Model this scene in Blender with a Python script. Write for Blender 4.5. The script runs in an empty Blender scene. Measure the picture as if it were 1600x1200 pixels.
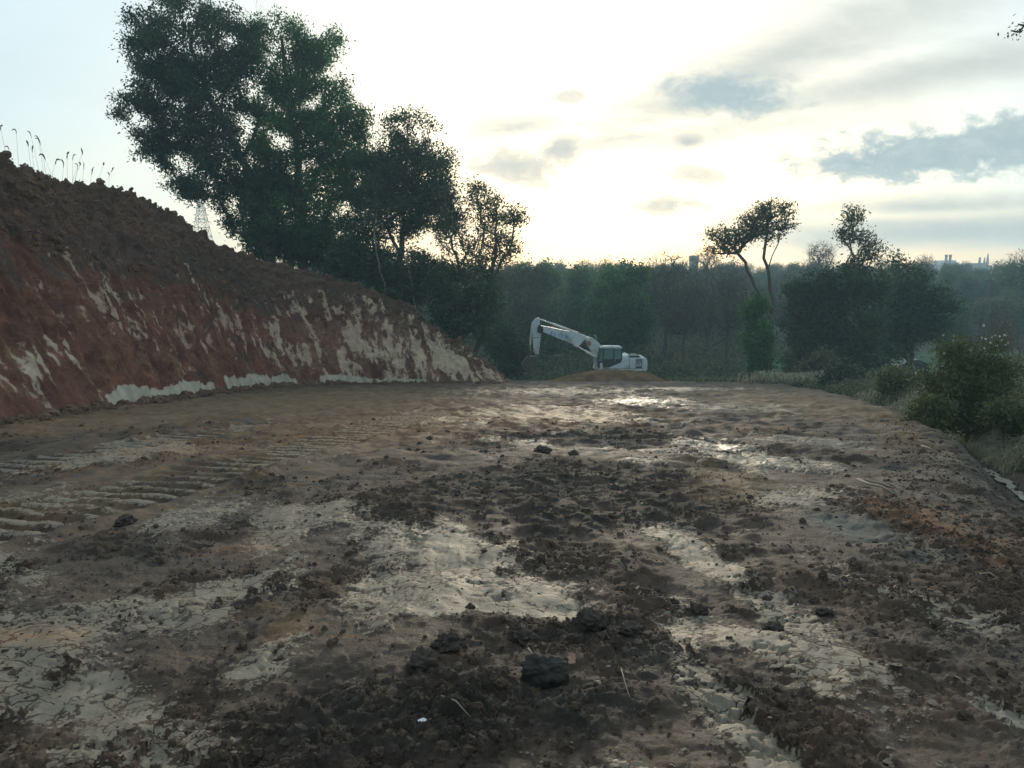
import bpy, bmesh, math, random
import numpy as np
from mathutils import Vector, Matrix

random.seed(7)
RNG = np.random.default_rng(7)
SC = bpy.context.scene
COL = SC.collection

# ------------------------------------------------------------------ camera
F = 1230.0                      # focal length in photo pixels (1600 wide)
CAM_Z = 1.7
cam_d = bpy.data.cameras.new("camera")
cam_d.sensor_width = 36.0
cam_d.lens = 36.0 * F / 1600.0
cam_d.clip_start = 0.05
cam_d.clip_end = 8000.0
cam = bpy.data.objects.new("camera", cam_d)
COL.objects.link(cam)
PITCH = math.atan(180.0 / F)
cam.location = (0, 0, CAM_Z)
cam.rotation_euler = (math.radians(90) - PITCH, 0, 0)
SC.camera = cam

# ------------------------------------------------------------------ render settings
SC.view_settings.view_transform = 'Standard'
SC.view_settings.look = 'None'
SC.view_settings.gamma = 1.0
SC.view_settings.exposure = 0.68
SC.view_settings.use_curve_mapping = False
SC.cycles.max_bounces = 6
SC.cycles.diffuse_bounces = 3
SC.cycles.glossy_bounces = 2
SC.cycles.transmission_bounces = 4
SC.cycles.transparent_max_bounces = 8
SC.cycles.volume_bounces = 1
SC.cycles.use_denoising = True

# ------------------------------------------------------------------ sun and sky
SUN_AZ = math.radians(4.8)       # to the right of straight ahead (+y)
SUN_EL = math.radians(5.0)
SUN_DIR = Vector((math.sin(SUN_AZ) * math.cos(SUN_EL), math.cos(SUN_AZ) * math.cos(SUN_EL), math.sin(SUN_EL)))
sun_d = bpy.data.lights.new("sun", 'SUN')
sun_d.energy = 1.5
sun_d.angle = math.radians(12)
sun_d.color = (1.0, 0.86, 0.66)
sun = bpy.data.objects.new("sun", sun_d)
COL.objects.link(sun)
sun.rotation_euler = SUN_DIR.to_track_quat('Z', 'Y').to_euler()

class NT:
    """tiny helper to write node trees"""
    def __init__(s, tree): s.t = tree; s.n = tree.nodes; s.l = tree.links
    def node(s, kind, **kw):
        nd = s.n.new(kind)
        for k, v in kw.items(): setattr(nd, k, v)
        return nd
    def put(s, sock, v):
        if isinstance(v, bpy.types.NodeSocket): s.l.new(v, sock)
        elif v is not None: sock.default_value = v
    def math(s, op, a, b=None, c=None, clamp=False):
        nd = s.node('ShaderNodeMath', operation=op, use_clamp=clamp)
        s.put(nd.inputs[0], a)
        if b is not None: s.put(nd.inputs[1], b)
        if c is not None: s.put(nd.inputs[2], c)
        return nd.outputs[0]
    def smooth(s, x, lo, hi, a=0.0, b=1.0):
        nd = s.node('ShaderNodeMapRange', interpolation_type='SMOOTHSTEP')
        s.put(nd.inputs[0], x)
        for i, v in enumerate((lo, hi, a, b)): s.put(nd.inputs[i + 1], v)
        return nd.outputs[0]
    def mix(s, f, a, b, blend='MIX'):
        nd = s.node('ShaderNodeMix', data_type='RGBA', blend_type=blend)
        s.put(nd.inputs[0], f); s.put(nd.inputs[6], a); s.put(nd.inputs[7], b)
        return nd.outputs[2]
    def noise(s, vec, scale, detail=4.0, rough=0.55, dist=0.0):
        nd = s.node('ShaderNodeTexNoise')
        if vec is not None: s.l.new(vec, nd.inputs['Vector'])
        nd.inputs['Scale'].default_value = scale
        nd.inputs['Detail'].default_value = detail
        nd.inputs['Roughness'].default_value = rough
        nd.inputs['Distortion'].default_value = dist
        return nd.outputs[0]
    def combine(s, x, y, z):
        nd = s.node('ShaderNodeCombineXYZ')
        s.put(nd.inputs[0], x); s.put(nd.inputs[1], y); s.put(nd.inputs[2], z)
        return nd.outputs[0]

def c4(c): return (c[0], c[1], c[2], 1.0)

world = bpy.data.worlds.new("World")
SC.world = world
world.use_nodes = True
world.cycles.sampling_method = 'MANUAL'
world.cycles.sample_map_resolution = 1024
def build_sky():
    t = NT(world.node_tree); t.n.clear()
    out = t.node('ShaderNodeOutputWorld'); bg = t.node('ShaderNodeBackground')
    STR = 0.1
    bg.inputs['Strength'].default_value = STR
    sky = t.node('ShaderNodeTexSky', sky_type='NISHITA')
    sky.sun_disc = False
    sky.sun_elevation = SUN_EL + math.radians(3)
    sky.sun_rotation = SUN_AZ
    sky.air_density = 1.0; sky.dust_density = 1.4; sky.ozone_density = 1.6
    tc = t.node('ShaderNodeTexCoord')
    dirv = tc.outputs['Generated']
    sx = t.node('ShaderNodeSeparateXYZ'); t.l.new(dirv, sx.inputs[0])
    X, Y, Z = sx.outputs
    up = t.math('MAXIMUM', Z, 0.0)
    # angle from the sun
    dot = t.node('ShaderNodeVectorMath', operation='DOT_PRODUCT')
    t.l.new(dirv, dot.inputs[0]); dot.inputs[1].default_value = SUN_DIR
    ang = t.math('ARCCOSINE', t.math('MINIMUM', dot.outputs['Value'], 1.0))
    # thin high veil of cloud, lit from behind by the low sun
    zz = t.math('ADD', up, 0.12)
    plane = t.combine(t.math('DIVIDE', X, zz), t.math('DIVIDE', Y, zz), 0.0)
    veil_n = t.noise(plane, 0.55, 5.0, 0.55, 0.6)
    veil = t.smooth(veil_n, 0.30, 0.75, 0.62, 1.0)
    glow = t.math('ADD', t.math('MULTIPLY', t.math('EXPONENT', t.math('MULTIPLY', ang, -5.0)), 0.28),
                  t.math('MULTIPLY', t.math('EXPONENT', t.math('MULTIPLY', ang, -1.0)), 0.36))
    veil_b = t.math('ADD', glow, 0.47)
    warm = t.smooth(ang, 0.05, 0.72)
    veil_c = t.mix(warm, (1.0, 0.95, 0.77, 1), (0.84, 1.02, 1.08, 1))
    veil_c = t.mix(1.0, veil_c, t.combine(veil_b, veil_b, veil_b), 'MULTIPLY')
    base = t.mix(1.0, sky.outputs[0], (STR, STR, STR, 1), 'MULTIPLY')
    col = t.mix(t.math('MULTIPLY', veil, 0.86), base, veil_c)
    # warm band close to the horizon below the sun
    band = t.math('MULTIPLY', t.math('EXPONENT', t.math('MULTIPLY', up, -17.0)),
                  t.math('EXPONENT', t.math('MULTIPLY', ang, -2.6)))
    col = t.mix(t.math('MULTIPLY', band, 0.85, clamp=True), col, (1.12, 0.93, 0.62, 1))
    # grey clouds: u right, v up, both tangents of the view angle from due ahead
    yy = t.math('MAXIMUM', Y, 0.02)
    U = t.math('DIVIDE', X, yy); V = t.math('DIVIDE', Z, yy)
    front = t.smooth(Y, 0.1, 0.4)
    uv = t.combine(U, V, 0.0)
    n1 = t.noise(t.combine(t.math('MULTIPLY', U, 1.0), t.math('MULTIPLY', V, 1.7), 0.0), 22.0, 9.0, 0.66, 0.3)
    n1c = t.math('SUBTRACT', n1, 0.5)
    n2 = t.noise(t.combine(t.math('MULTIPLY', U, 1.0), t.math('MULTIPLY', V, 3.6), 3.0), 5.0, 7.0, 0.58, 0.6)
    n2c = t.math('SUBTRACT', n2, 0.5)
    def puff(u, v, ru, rv, slope, soft, wob, nc):
        du = t.math('SUBTRACT', U, u); dv = t.math('SUBTRACT', V, v)
        dv = t.math('SUBTRACT', dv, t.math('MULTIPLY', du, slope))
        a = t.math('POWER', t.math('ABSOLUTE', t.math('DIVIDE', du, ru)), 2.0)
        b = t.math('POWER', t.math('ABSOLUTE', t.math('DIVIDE', dv, rv)), 2.0)
        d = t.math('SQRT', t.math('ADD', a, b))
        d = t.math('ADD', d, t.math('MULTIPLY', nc, wob))
        return t.math('MULTIPLY', t.smooth(d, 1.0 - soft * 1.5, 1.0 + soft * 1.3, 1.0, 0.0), front)
    def at(px, py):      # photo position of a cloud -> tangents of its true azimuth and height
        xc, yc = (px - 800) / F, (600 - py) / F
        s, c = math.sin(PITCH), math.cos(PITCH)
        fy = yc * s + c
        return xc / fy, (yc * c - s) / fy
    def layer(col, items, tint, amount):
        m = None
        for (px, py, rx, ry, sl, soft, wob, nc) in items:
            u, v = at(px, py)
            p = puff(u, v, rx / F, ry / F, sl, soft, wob, nc)
            m = p if m is None else t.math('MAXIMUM', m, p)
        return t.mix(t.math('MULTIPLY', t.math('MULTIPLY', m, t.smooth(n1, 0.25, 0.62, 0.82, 1.0)), amount), col, tint)
    # broad soft bands
    col = layer(col, [(1180, 105, 480, 62, 0.42, 0.75, 2.0, n2c), (1450, 115, 330, 30, 0.18, 0.7, 2.0, n2c), (800, 200, 120, 22, 0.10, 0.7, 1.8, n2c),
                      (1480, 358, 300, 30, 0.02, 0.7, 2.0, n2c), (1450, 322, 220, 16, 0.03, 0.7, 2.4, n2c), (1000, 215, 260, 30, 0.1, 0.8, 2.2, n2c)], (0.41, 0.435, 0.415, 1), 0.92)
    # small puffs
    col = layer(col, [(808, 264, 66, 24, -0.1, 0.35, 3.0, n1c), (875, 234, 30, 20, 0.0, 0.4, 3.0, n1c), (890, 150, 26, 9, 0.08, 0.4, 3.0, n1c),
                      (1040, 320, 52, 14, 0.03, 0.45, 3.0, n1c), (1088, 273, 50, 15, 0.0, 0.5, 3.2, n1c), (1075, 222, 22, 10, 0.0, 0.5, 3.0, n1c)], (0.37, 0.395, 0.385, 1), 0.85)
    # larger blue-grey clouds
    col = layer(col, [(1138, 148, 95, 30, -0.05, 0.42, 3.0, n1c), (1460, 240, 205, 36, 0.07, 0.30, 3.0, n1c), (1590, 222, 120, 42, 0.05, 0.3, 3.0, n1c),
                      (1330, 256, 70, 18, 0.0, 0.4, 3.0, n1c)], (0.29, 0.365, 0.385, 1), 1.0)
    # below the horizon: a plain ground tone
    col = t.mix(t.smooth(Z, -0.08, -0.015), (0.12, 0.12, 0.11, 1), col)
    col = t.mix(1.0, col, (1 / STR, 1 / STR, 1 / STR, 1), 'MULTIPLY')
    t.l.new(col, bg.inputs['Color'])
    t.l.new(bg.outputs[0], out.inputs['Surface'])
build_sky()

# ------------------------------------------------------------------ projection and small helpers
PS, PC = math.sin(PITCH), math.cos(PITCH)
def ray(px, py):
    xc, yc = (px - 800) / F, (600 - py) / F
    return xc, yc * PS + PC, yc * PC - PS
def P(px, py, Y):
    x, y, z = ray(px, py)
    k = Y / y
    return Vector((x * k, Y, CAM_Z + z * k))
def to_px(x, y, z):
    dz = z - CAM_Z
    fw = y * PC - dz * PS
    fw = np.maximum(fw, 0.2)
    return 800 + F * x / fw, 600 - F * (y * PS + dz * PC) / fw

def tag(o, label=None, cat=None, group=None, kind=None):
    if label: o['label'] = label
    if cat: o['category'] = cat
    if group: o['group'] = group
    if kind: o['kind'] = kind
    return o
def empty(name, loc, rz=0.0):
    o = bpy.data.objects.new(name, None)
    o.empty_display_size = 0.3
    o.location = loc; o.rotation_euler = (0, 0, rz)
    COL.objects.link(o)
    return o
def link_mesh(name, me, mat=None, parent=None, loc=None):
    o = bpy.data.objects.new(name, me)
    if mat is not None: me.materials.append(mat)
    if parent is not None: o.parent = parent
    if loc is not None: o.location = loc
    COL.objects.link(o)
    return o
def np_mesh(name, verts, faces, smooth=True):
    """verts (n,3); faces (m,3) or (m,4) array"""
    me = bpy.data.meshes.new(name)
    verts = np.ascontiguousarray(verts, dtype=np.float32)
    faces = np.ascontiguousarray(faces, dtype=np.int32)
    k = faces.shape[1]
    me.vertices.add(len(verts)); me.vertices.foreach_set('co', verts.ravel())
    me.loops.add(faces.size); me.loops.foreach_set('vertex_index', faces.ravel())
    me.polygons.add(len(faces))
    me.polygons.foreach_set('loop_start', np.arange(0, faces.size, k, dtype=np.int32))
    me.polygons.foreach_set('loop_total', np.full(len(faces), k, dtype=np.int32))
    me.polygons.foreach_set('use_smooth', np.full(len(faces), smooth, dtype=bool))
    me.update(calc_edges=True)
    return me
def set_attr(me, name, data, kind='FLOAT'):
    if kind == 'COLOR':
        a = me.attributes.new(name, 'FLOAT_COLOR', 'POINT')
        d = np.ones((len(data), 4), dtype=np.float32); d[:, :3] = data
        a.data.foreach_set('color', d.ravel())
    else:
        a = me.attributes.new(name, 'FLOAT', 'POINT')
        a.data.foreach_set('value', np.ascontiguousarray(data, dtype=np.float32))
def grid_faces(nr, nc):
    i = np.arange(nr - 1)[:, None] * nc + np.arange(nc - 1)[None, :]
    i = i.ravel()
    return np.stack([i, i + 1, i + nc + 1, i + nc], 1)

# ------------------------------------------------------------------ numpy noise
def _h(ix, iy, seed):
    with np.errstate(over='ignore'):
        h = (ix.astype(np.int64).astype(np.uint32) * np.uint32(374761393) + iy.astype(np.int64).astype(np.uint32) * np.uint32(668265263)
             + np.uint32((seed * 974711 + 12345) & 0xffffffff))
        h = (h ^ (h >> np.uint32(13))) * np.uint32(1274126177)
        h = (h ^ (h >> np.uint32(15))) * np.uint32(2246822519)
        h = h ^ (h >> np.uint32(16))
    return h
def _r(ix, iy, seed): return _h(ix, iy, seed).astype(np.float64) / 4294967296.0
def perlin(x, y, seed=0):
    x = np.asarray(x, dtype=np.float64); y = np.asarray(y, dtype=np.float64)
    x0 = np.floor(x); y0 = np.floor(y); fx = x - x0; fy = y - y0
    sx = fx * fx * fx * (fx * (fx * 6 - 15) + 10); sy = fy * fy * fy * (fy * (fy * 6 - 15) + 10)
    def g(dx, dy):
        a = _r(x0 + dx, y0 + dy, seed) * 2 * np.pi
        return np.cos(a) * (fx - dx) + np.sin(a) * (fy - dy)
    a = g(0, 0); b = g(1, 0); c = g(0, 1); d = g(1, 1)
    return ((a + (b - a) * sx) * (1 - sy) + (c + (d - c) * sx) * sy) * 1.5
def fbm(x, y, octv=4, seed=0, gain=0.5, lac=2.03):
    s = 0; a = 1.0; t = 0
    for i in range(octv):
        s = s + a * perlin(x, y, seed + i * 17); t += a
        x = x * lac + 3.7; y = y * lac + 1.3; a *= gain
    return s / t * 1.4
def worley(x, y, seed=0, second=False):
    x = np.asarray(x, dtype=np.float64); y = np.asarray(y, dtype=np.float64)
    x0 = np.floor(x); y0 = np.floor(y)
    f1 = np.full(x.shape, 9.0); f2 = np.full(x.shape, 9.0); idr = np.zeros(x.shape)
    for dx in (-1, 0, 1):
        for dy in (-1, 0, 1):
            cx = x0 + dx; cy = y0 + dy
            rx = cx + _r(cx, cy, seed); ry = cy + _r(cx, cy, seed + 5)
            d = (x - rx) ** 2 + (y - ry) ** 2
            m = d < f1
            f2 = np.where(m, f1, np.minimum(f2, d))
            idr = np.where(m, _r(cx, cy, seed + 9), idr)
            f1 = np.where(m, d, f1)
    return (np.sqrt(f1), np.sqrt(f2), idr)
def sstep(x, lo, hi):
    t = np.clip((x - lo) / (hi - lo), 0, 1)
    return t * t * (3 - 2 * t)
def lerp(a, b, t): return a + (b - a) * t

# ------------------------------------------------------------------ lie of the land
EY = np.array([-60, 0, 7.8, 15.1, 22.4, 35.7, 59, 90, 2000.0])
EX = np.array([3.0, 3.5, 5.07, 8.6, 11.5, 15.4, 19, 23, 23.0])
PLY = np.array([-80, 0, 58, 72, 77, 120, 220, 400, 3000.0])
PLZ = np.array([3.0, 0, -6.67, -8.55, -10.2, -10.4, -5.5, -5.0, -5.0])
DX = np.array([-99, 0, 0.35, 1.15, 1.9, 3.6, 5.0, 9.0, 30.0, 60.0])
DZ = np.array([0, 0, -0.12, -0.95, -1.0, 0.25, 0.42, 0.1, -0.3, -0.2])
def H(x, y):
    """smooth height of the land (no mud detail)"""
    x = np.asarray(x, dtype=np.float64); y = np.asarray(y, dtype=np.float64)
    z = np.interp(y, PLY, PLZ)
    d = x - np.interp(y, EY, EX) - 0.35 * fbm(y * 0.22, x * 0.0 + 2.2, 3, 77)
    z = z + np.interp(d, DX, DZ) * np.interp(y, [35, 56], [1.0, 0.15])
    return z
def ground_at(px, py, extra=0.0):
    x, y, z = ray(px, py)
    t = np.linspace(1.5, 140, 30000)
    hz = H(x * t, y * t)
    k = np.argmax(CAM_Z + z * t <= hz)
    t = t[k]
    return Vector((x * t, y * t, float(hz[k]) + extra))

# ------------------------------------------------------------------ materials
def new_mat(name):
    m = bpy.data.materials.new(name); m.use_nodes = True
    t = NT(m.node_tree); t.n.clear()
    out = t.node('ShaderNodeOutputMaterial'); b = t.node('ShaderNodeBsdfPrincipled')
    t.l.new(b.outputs[0], out.inputs['Surface'])
    return m, t, b, out
def simple_mat(name, col, rough=0.6, metal=0.0, vary=0.25, scale=6.0, dirt=None, dirt_amt=0.3, bump=0.0, spec=0.5):
    m, t, b, out = new_mat(name)
    tc = t.node('ShaderNodeTexCoord'); v = tc.outputs['Object']
    n = t.noise(v, scale, 5, 0.6)
    a = c4([c * (1 - vary) for c in col]); d = c4([min(1, c * (1 + vary)) for c in col])
    c = t.mix(n, a, d)
    if dirt is not None:
        n2 = t.noise(v, scale * 0.45, 6, 0.65, 0.5)
        c = t.mix(t.math('MULTIPLY', t.smooth(n2, 0.48, 0.66), dirt_amt), c, c4(dirt))
    t.l.new(c, b.inputs['Base Color'])
    t.l.new(t.smooth(n, 0.2, 0.8, max(0.02, rough - 0.08), min(1, rough + 0.08)), b.inputs['Roughness'])
    b.inputs['Metallic'].default_value = metal
    b.inputs['Specular IOR Level'].default_value = spec
    if bump > 0:
        bp = t.node('ShaderNodeBump'); bp.inputs['Strength'].default_value = bump; bp.inputs['Distance'].default_value = 0.02
        t.l.new(t.noise(v, scale * 4, 5, 0.6), bp.inputs['Height']); t.l.new(bp.outputs[0], b.inputs['Normal'])
    return m
def soil_mat(name, fine, bump, dist, var=0.35, spec=0.35, edge=None, cracks=0.9, soft=(-0.03, 0.07)):
    """albedo and wetness come from the mesh, grain and fine relief from noise; with edge = (scale, amount)
    a second earth (attribute 'soil2') lies over the first where the field 'plate', roughened by noise, is positive"""
    m, t, b, out = new_mat(name)
    ca = t.node('ShaderNodeAttribute', attribute_name='soil'); ra = t.node('ShaderNodeAttribute', attribute_name='rough')
    geo = t.node('ShaderNodeNewGeometry'); v = geo.outputs['Position']
    n1 = t.noise(v, fine, 6, 0.65); n2 = t.noise(v, fine * 0.17, 5, 0.6)
    k = t.math('ADD', t.math('MULTIPLY', t.math('SUBTRACT', n1, 0.5), 2.2 * var), t.math('ADD', t.math('MULTIPLY', t.math('SUBTRACT', n2, 0.5), 1.6 * var), 1.0))
    n3 = t.noise(v, fine * 0.028, 6, 0.65)
    k = t.math('ADD', k, t.math('MULTIPLY', t.math('SUBTRACT', n3, 0.5), 2.2 * var))
    k = t.math('MAXIMUM', k, 0.22)
    c = t.mix(1.0, ca.outputs['Color'], t.combine(k, k, k), 'MULTIPLY')
    rough = ra.outputs['Fac']
    hgt = t.math('ADD', t.noise(v, fine * 1.3, 7, 0.7), t.math('MULTIPLY', t.noise(v, fine * 0.4, 4, 0.6), 1.2))
    bstr = bump
    if edge:
        sc, amt = edge
        c2 = t.node('ShaderNodeAttribute', attribute_name='soil2'); pl = t.node('ShaderNodeAttribute', attribute_name='plate')
        en = t.noise(v, sc, 8, 0.68, 0.4)
        f = t.math('ADD', pl.outputs['Fac'], t.math('MULTIPLY', t.math('SUBTRACT', en, 0.5), amt))
        # thin open cracks in the plates
        warp = t.node('ShaderNodeVectorMath', operation='ADD'); t.l.new(v, warp.inputs[0])
        wn = t.node('ShaderNodeTexNoise'); t.l.new(v, wn.inputs['Vector']); wn.inputs['Scale'].default_value = sc * 0.8; wn.inputs['Detail'].default_value = 4
        ws = t.node('ShaderNodeVectorMath', operation='SCALE'); t.l.new(wn.outputs['Color'], ws.inputs[0]); ws.inputs['Scale'].default_value = 2.2 / sc; t.l.new(ws.outputs[0], warp.inputs[1])
        vo = t.node('ShaderNodeTexVoronoi', feature='DISTANCE_TO_EDGE'); t.l.new(warp.outputs[0], vo.inputs['Vector']); vo.inputs['Scale'].default_value = sc * 0.55
        gate = t.smooth(t.noise(v, sc * 0.16, 4, 0.6), 0.36, 0.54)
        crack = t.math('MULTIPLY', t.smooth(vo.outputs['Distance'], 0.02, 0.07, 1.0, 0.0), gate)
        f = t.math('SUBTRACT', f, t.math('MULTIPLY', crack, cracks))
        mk = t.smooth(f, *soft)
        kp = t.math('ADD', t.math('MULTIPLY', t.math('SUBTRACT', n2, 0.5), 0.7), t.math('ADD', t.math('MULTIPLY', t.math('SUBTRACT', n1, 0.5), 0.45), 1.0))
        mk = t.math('MULTIPLY', mk, 0.92)
        c = t.mix(mk, c, t.mix(1.0, c2.outputs['Color'], t.combine(kp, kp, kp), 'MULTIPLY'))
        r2 = t.node('ShaderNodeAttribute', attribute_name='rough2')
        rough = t.math('ADD', t.math('MULTIPLY', rough, t.math('SUBTRACT', 1.0, mk)), t.math('MULTIPLY', r2.outputs['Fac'], mk))
        hgt = t.math('ADD', t.math('MULTIPLY', hgt, t.math('SUBTRACT', 1.0, t.math('MULTIPLY', mk, 0.75))), t.math('MULTIPLY', mk, 1.1))
    t.l.new(c, b.inputs['Base Color'])
    t.l.new(t.math('ADD', rough, t.math('MULTIPLY', t.math('SUBTRACT', n1, 0.5), 0.25), clamp=True), b.inputs['Roughness'])
    b.inputs['Specular IOR Level'].default_value = spec
    bp = t.node('ShaderNodeBump'); bp.inputs['Strength'].default_value = bstr; bp.inputs['Distance'].default_value = dist
    t.l.new(hgt, bp.inputs['Height']); t.l.new(bp.outputs[0], b.inputs['Normal'])
    return m
def leaf_mat(name, dark, light, trans=0.3, rough=0.55):
    m = bpy.data.materials.new(name); m.use_nodes = True
    t = NT(m.node_tree); t.n.clear()
    out = t.node('ShaderNodeOutputMaterial')
    at = t.node('ShaderNodeAttribute', attribute_name='tone')
    c = t.mix(at.outputs['Fac'], c4(dark), c4(light))
    b = t.node('ShaderNodeBsdfPrincipled'); t.l.new(c, b.inputs['Base Color'])
    b.inputs['Roughness'].default_value = rough; b.inputs['Specular IOR Level'].default_value = 0.3
    tr = t.node('ShaderNodeBsdfTranslucent')
    t.l.new(t.mix(1.0, c, (1.2, 1.3, 0.7, 1), 'MULTIPLY'), tr.inputs['Color'])
    mx = t.node('ShaderNodeMixShader'); mx.inputs[0].default_value = trans
    t.l.new(b.outputs[0], mx.inputs[1]); t.l.new(tr.outputs[0], mx.inputs[2])
    t.l.new(mx.outputs[0], out.inputs['Surface'])
    return m
# ------------------------------------------------------------------ mud ground
M_MUD = soil_mat("wet_mud", 55.0, 0.85, 0.022, 0.55, 0.4, (15.0, 1.8))
M_BANK = soil_mat("cut_earth", 10.0, 0.85, 0.10, 0.6, 0.25, (3.2, 1.1), 0.0, (-0.10, 0.16))

# image-plan of the soil types on the ground: centre, radii, tilt (degrees, clockwise), weight
CLAY = [(470, 806, 75, 24, -4, 1.2), (290, 815, 80, 20, -14, .9), (700, 862, 120, 34, 4, 1.1), (740, 935, 150, 44, -4, 1.1), (600, 935, 50, 70, 40, .9),
        (850, 935, 70, 34, 22, 1.0), (60, 1010, 140, 70, 8, 1.0), (210, 968, 130, 42, -8, 1.0), (130, 1095, 160, 55, 14, .9), (340, 930, 110, 32, -18, .9),
        (400, 1040, 80, 26, -24, 1.1), (170, 1172, 130, 30, 0, .9), (20, 900, 70, 30, 0, .7), (1130, 885, 110, 24, 32, 1.1), (1210, 950, 110, 26, 34, 1.1),
        (1060, 1000, 50, 26, 46, .9), (1190, 1015, 160, 30, 24, .9), (1150, 1130, 150, 34, 50, 1.1), (1330, 1040, 110, 18, 36, .8), (1575, 1130, 80, 12, 30, 1.0),
        (245, 700, 70, 9, 0, 1.0), (110, 725, 120, 11, -8, .9), (870, 650, 120, 12, 2, 1.1), (700, 655, 60, 8, 0, .6), (1120, 695, 70, 9, 10, 1.0), (1250, 772, 80, 16, -4, .9),
        (1010, 627, 55, 6, 0, 1.2), (1190, 722, 110, 9, 5, .8), (1060, 690, 60, 6, 8, .9), (1250, 690, 90, 6, 6, .6), (850, 612, 130, 4, 0, .8), (1050, 608, 90, 3, 0, .8), (1480, 960, 120, 20, 20, .55),
        (990, 700, 100, 4, 4, .7), (1000, 725, 60, 4, 0, .7), (780, 690, 120, 5, 4, .7), (1180, 640, 120, 5, 3, .7), (60, 780, 90, 14, -10, .6), (420, 850, 60, 14, -20, .7)]
RED = [(60, 1000, 80, 22, 0, .9), (600, 665, 280, 40, -4, 1.25), (850, 652, 190, 22, 0, 1.2), (330, 700, 220, 30, -6, .7), (1450, 812, 130, 30, 14, .9), (1180, 672, 60, 10, 0, .5), (440, 690, 80, 10, 0, .7),
       (30, 670, 150, 14, -4, .8), (400, 855, 60, 12, 0, .6), (1560, 860, 80, 30, 10, .6), (470, 990, 60, 12, 0, .4), (520, 700, 60, 20, 0, .5), (250, 715, 60, 10, 0, .5)]
OCHRE = [(220, 655, 330, 18, -4, .9), (450, 632, 300, 22, -3, 1.0), (1300, 640, 180, 20, 6, 1.0), (1150, 755, 70, 32, 0, .7), (480, 975, 60, 16, 0, .5), (100, 790, 200, 40, -14, .45), (1430, 690, 90, 30, 20, .4),
         (450, 690, 170, 50, -12, .5)]
TEAL = [(1340, 832, 120, 22, 14, .9), (1450, 872, 80, 18, 10, .7), (1570, 1130, 70, 16, 30, .5), (1500, 740, 80, 30, 20, .4)]
DARK = [(870, 686, 180, 9, 2, 1.0), (1000, 680, 100, 12, 4, .9), (860, 770, 330, 50, 0, .8), (900, 1010, 170, 50, 5, .9), (700, 1120, 300, 60, 0, .8), (1350, 720, 110, 8, 4, .6), (930, 985, 90, 25, 0, .9)]
def blobs(u, v, items, soft=0.0):
    m = np.full(u.shape, -1.0)
    for cx, cy, rx, ry, rot, w in items:
        a = math.radians(rot); ca, sa = math.cos(a), math.sin(a)
        du, dv = u - cx, v - cy
        p = (du * ca + dv * sa) / rx; q = (-du * sa + dv * ca) / ry
        m = np.maximum(m, w * (1.25 - np.sqrt(p * p + q * q)))
    return np.clip(m, -0.6, 1.3)

# caterpillar track runs printed in the mud: start, end, half width, pitch of the grouser marks
TRACKS = [((-5.5, 5.6), (-2.3, 26.0), 0.72, 0.44, 0.09), ((-8.9, 7.5), (-6.0, 22.0), 0.55, 0.44, 0.08), ((1.2, 2.2), (3.6, 9.5), 0.45, 0.2, 0.012)]

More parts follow.
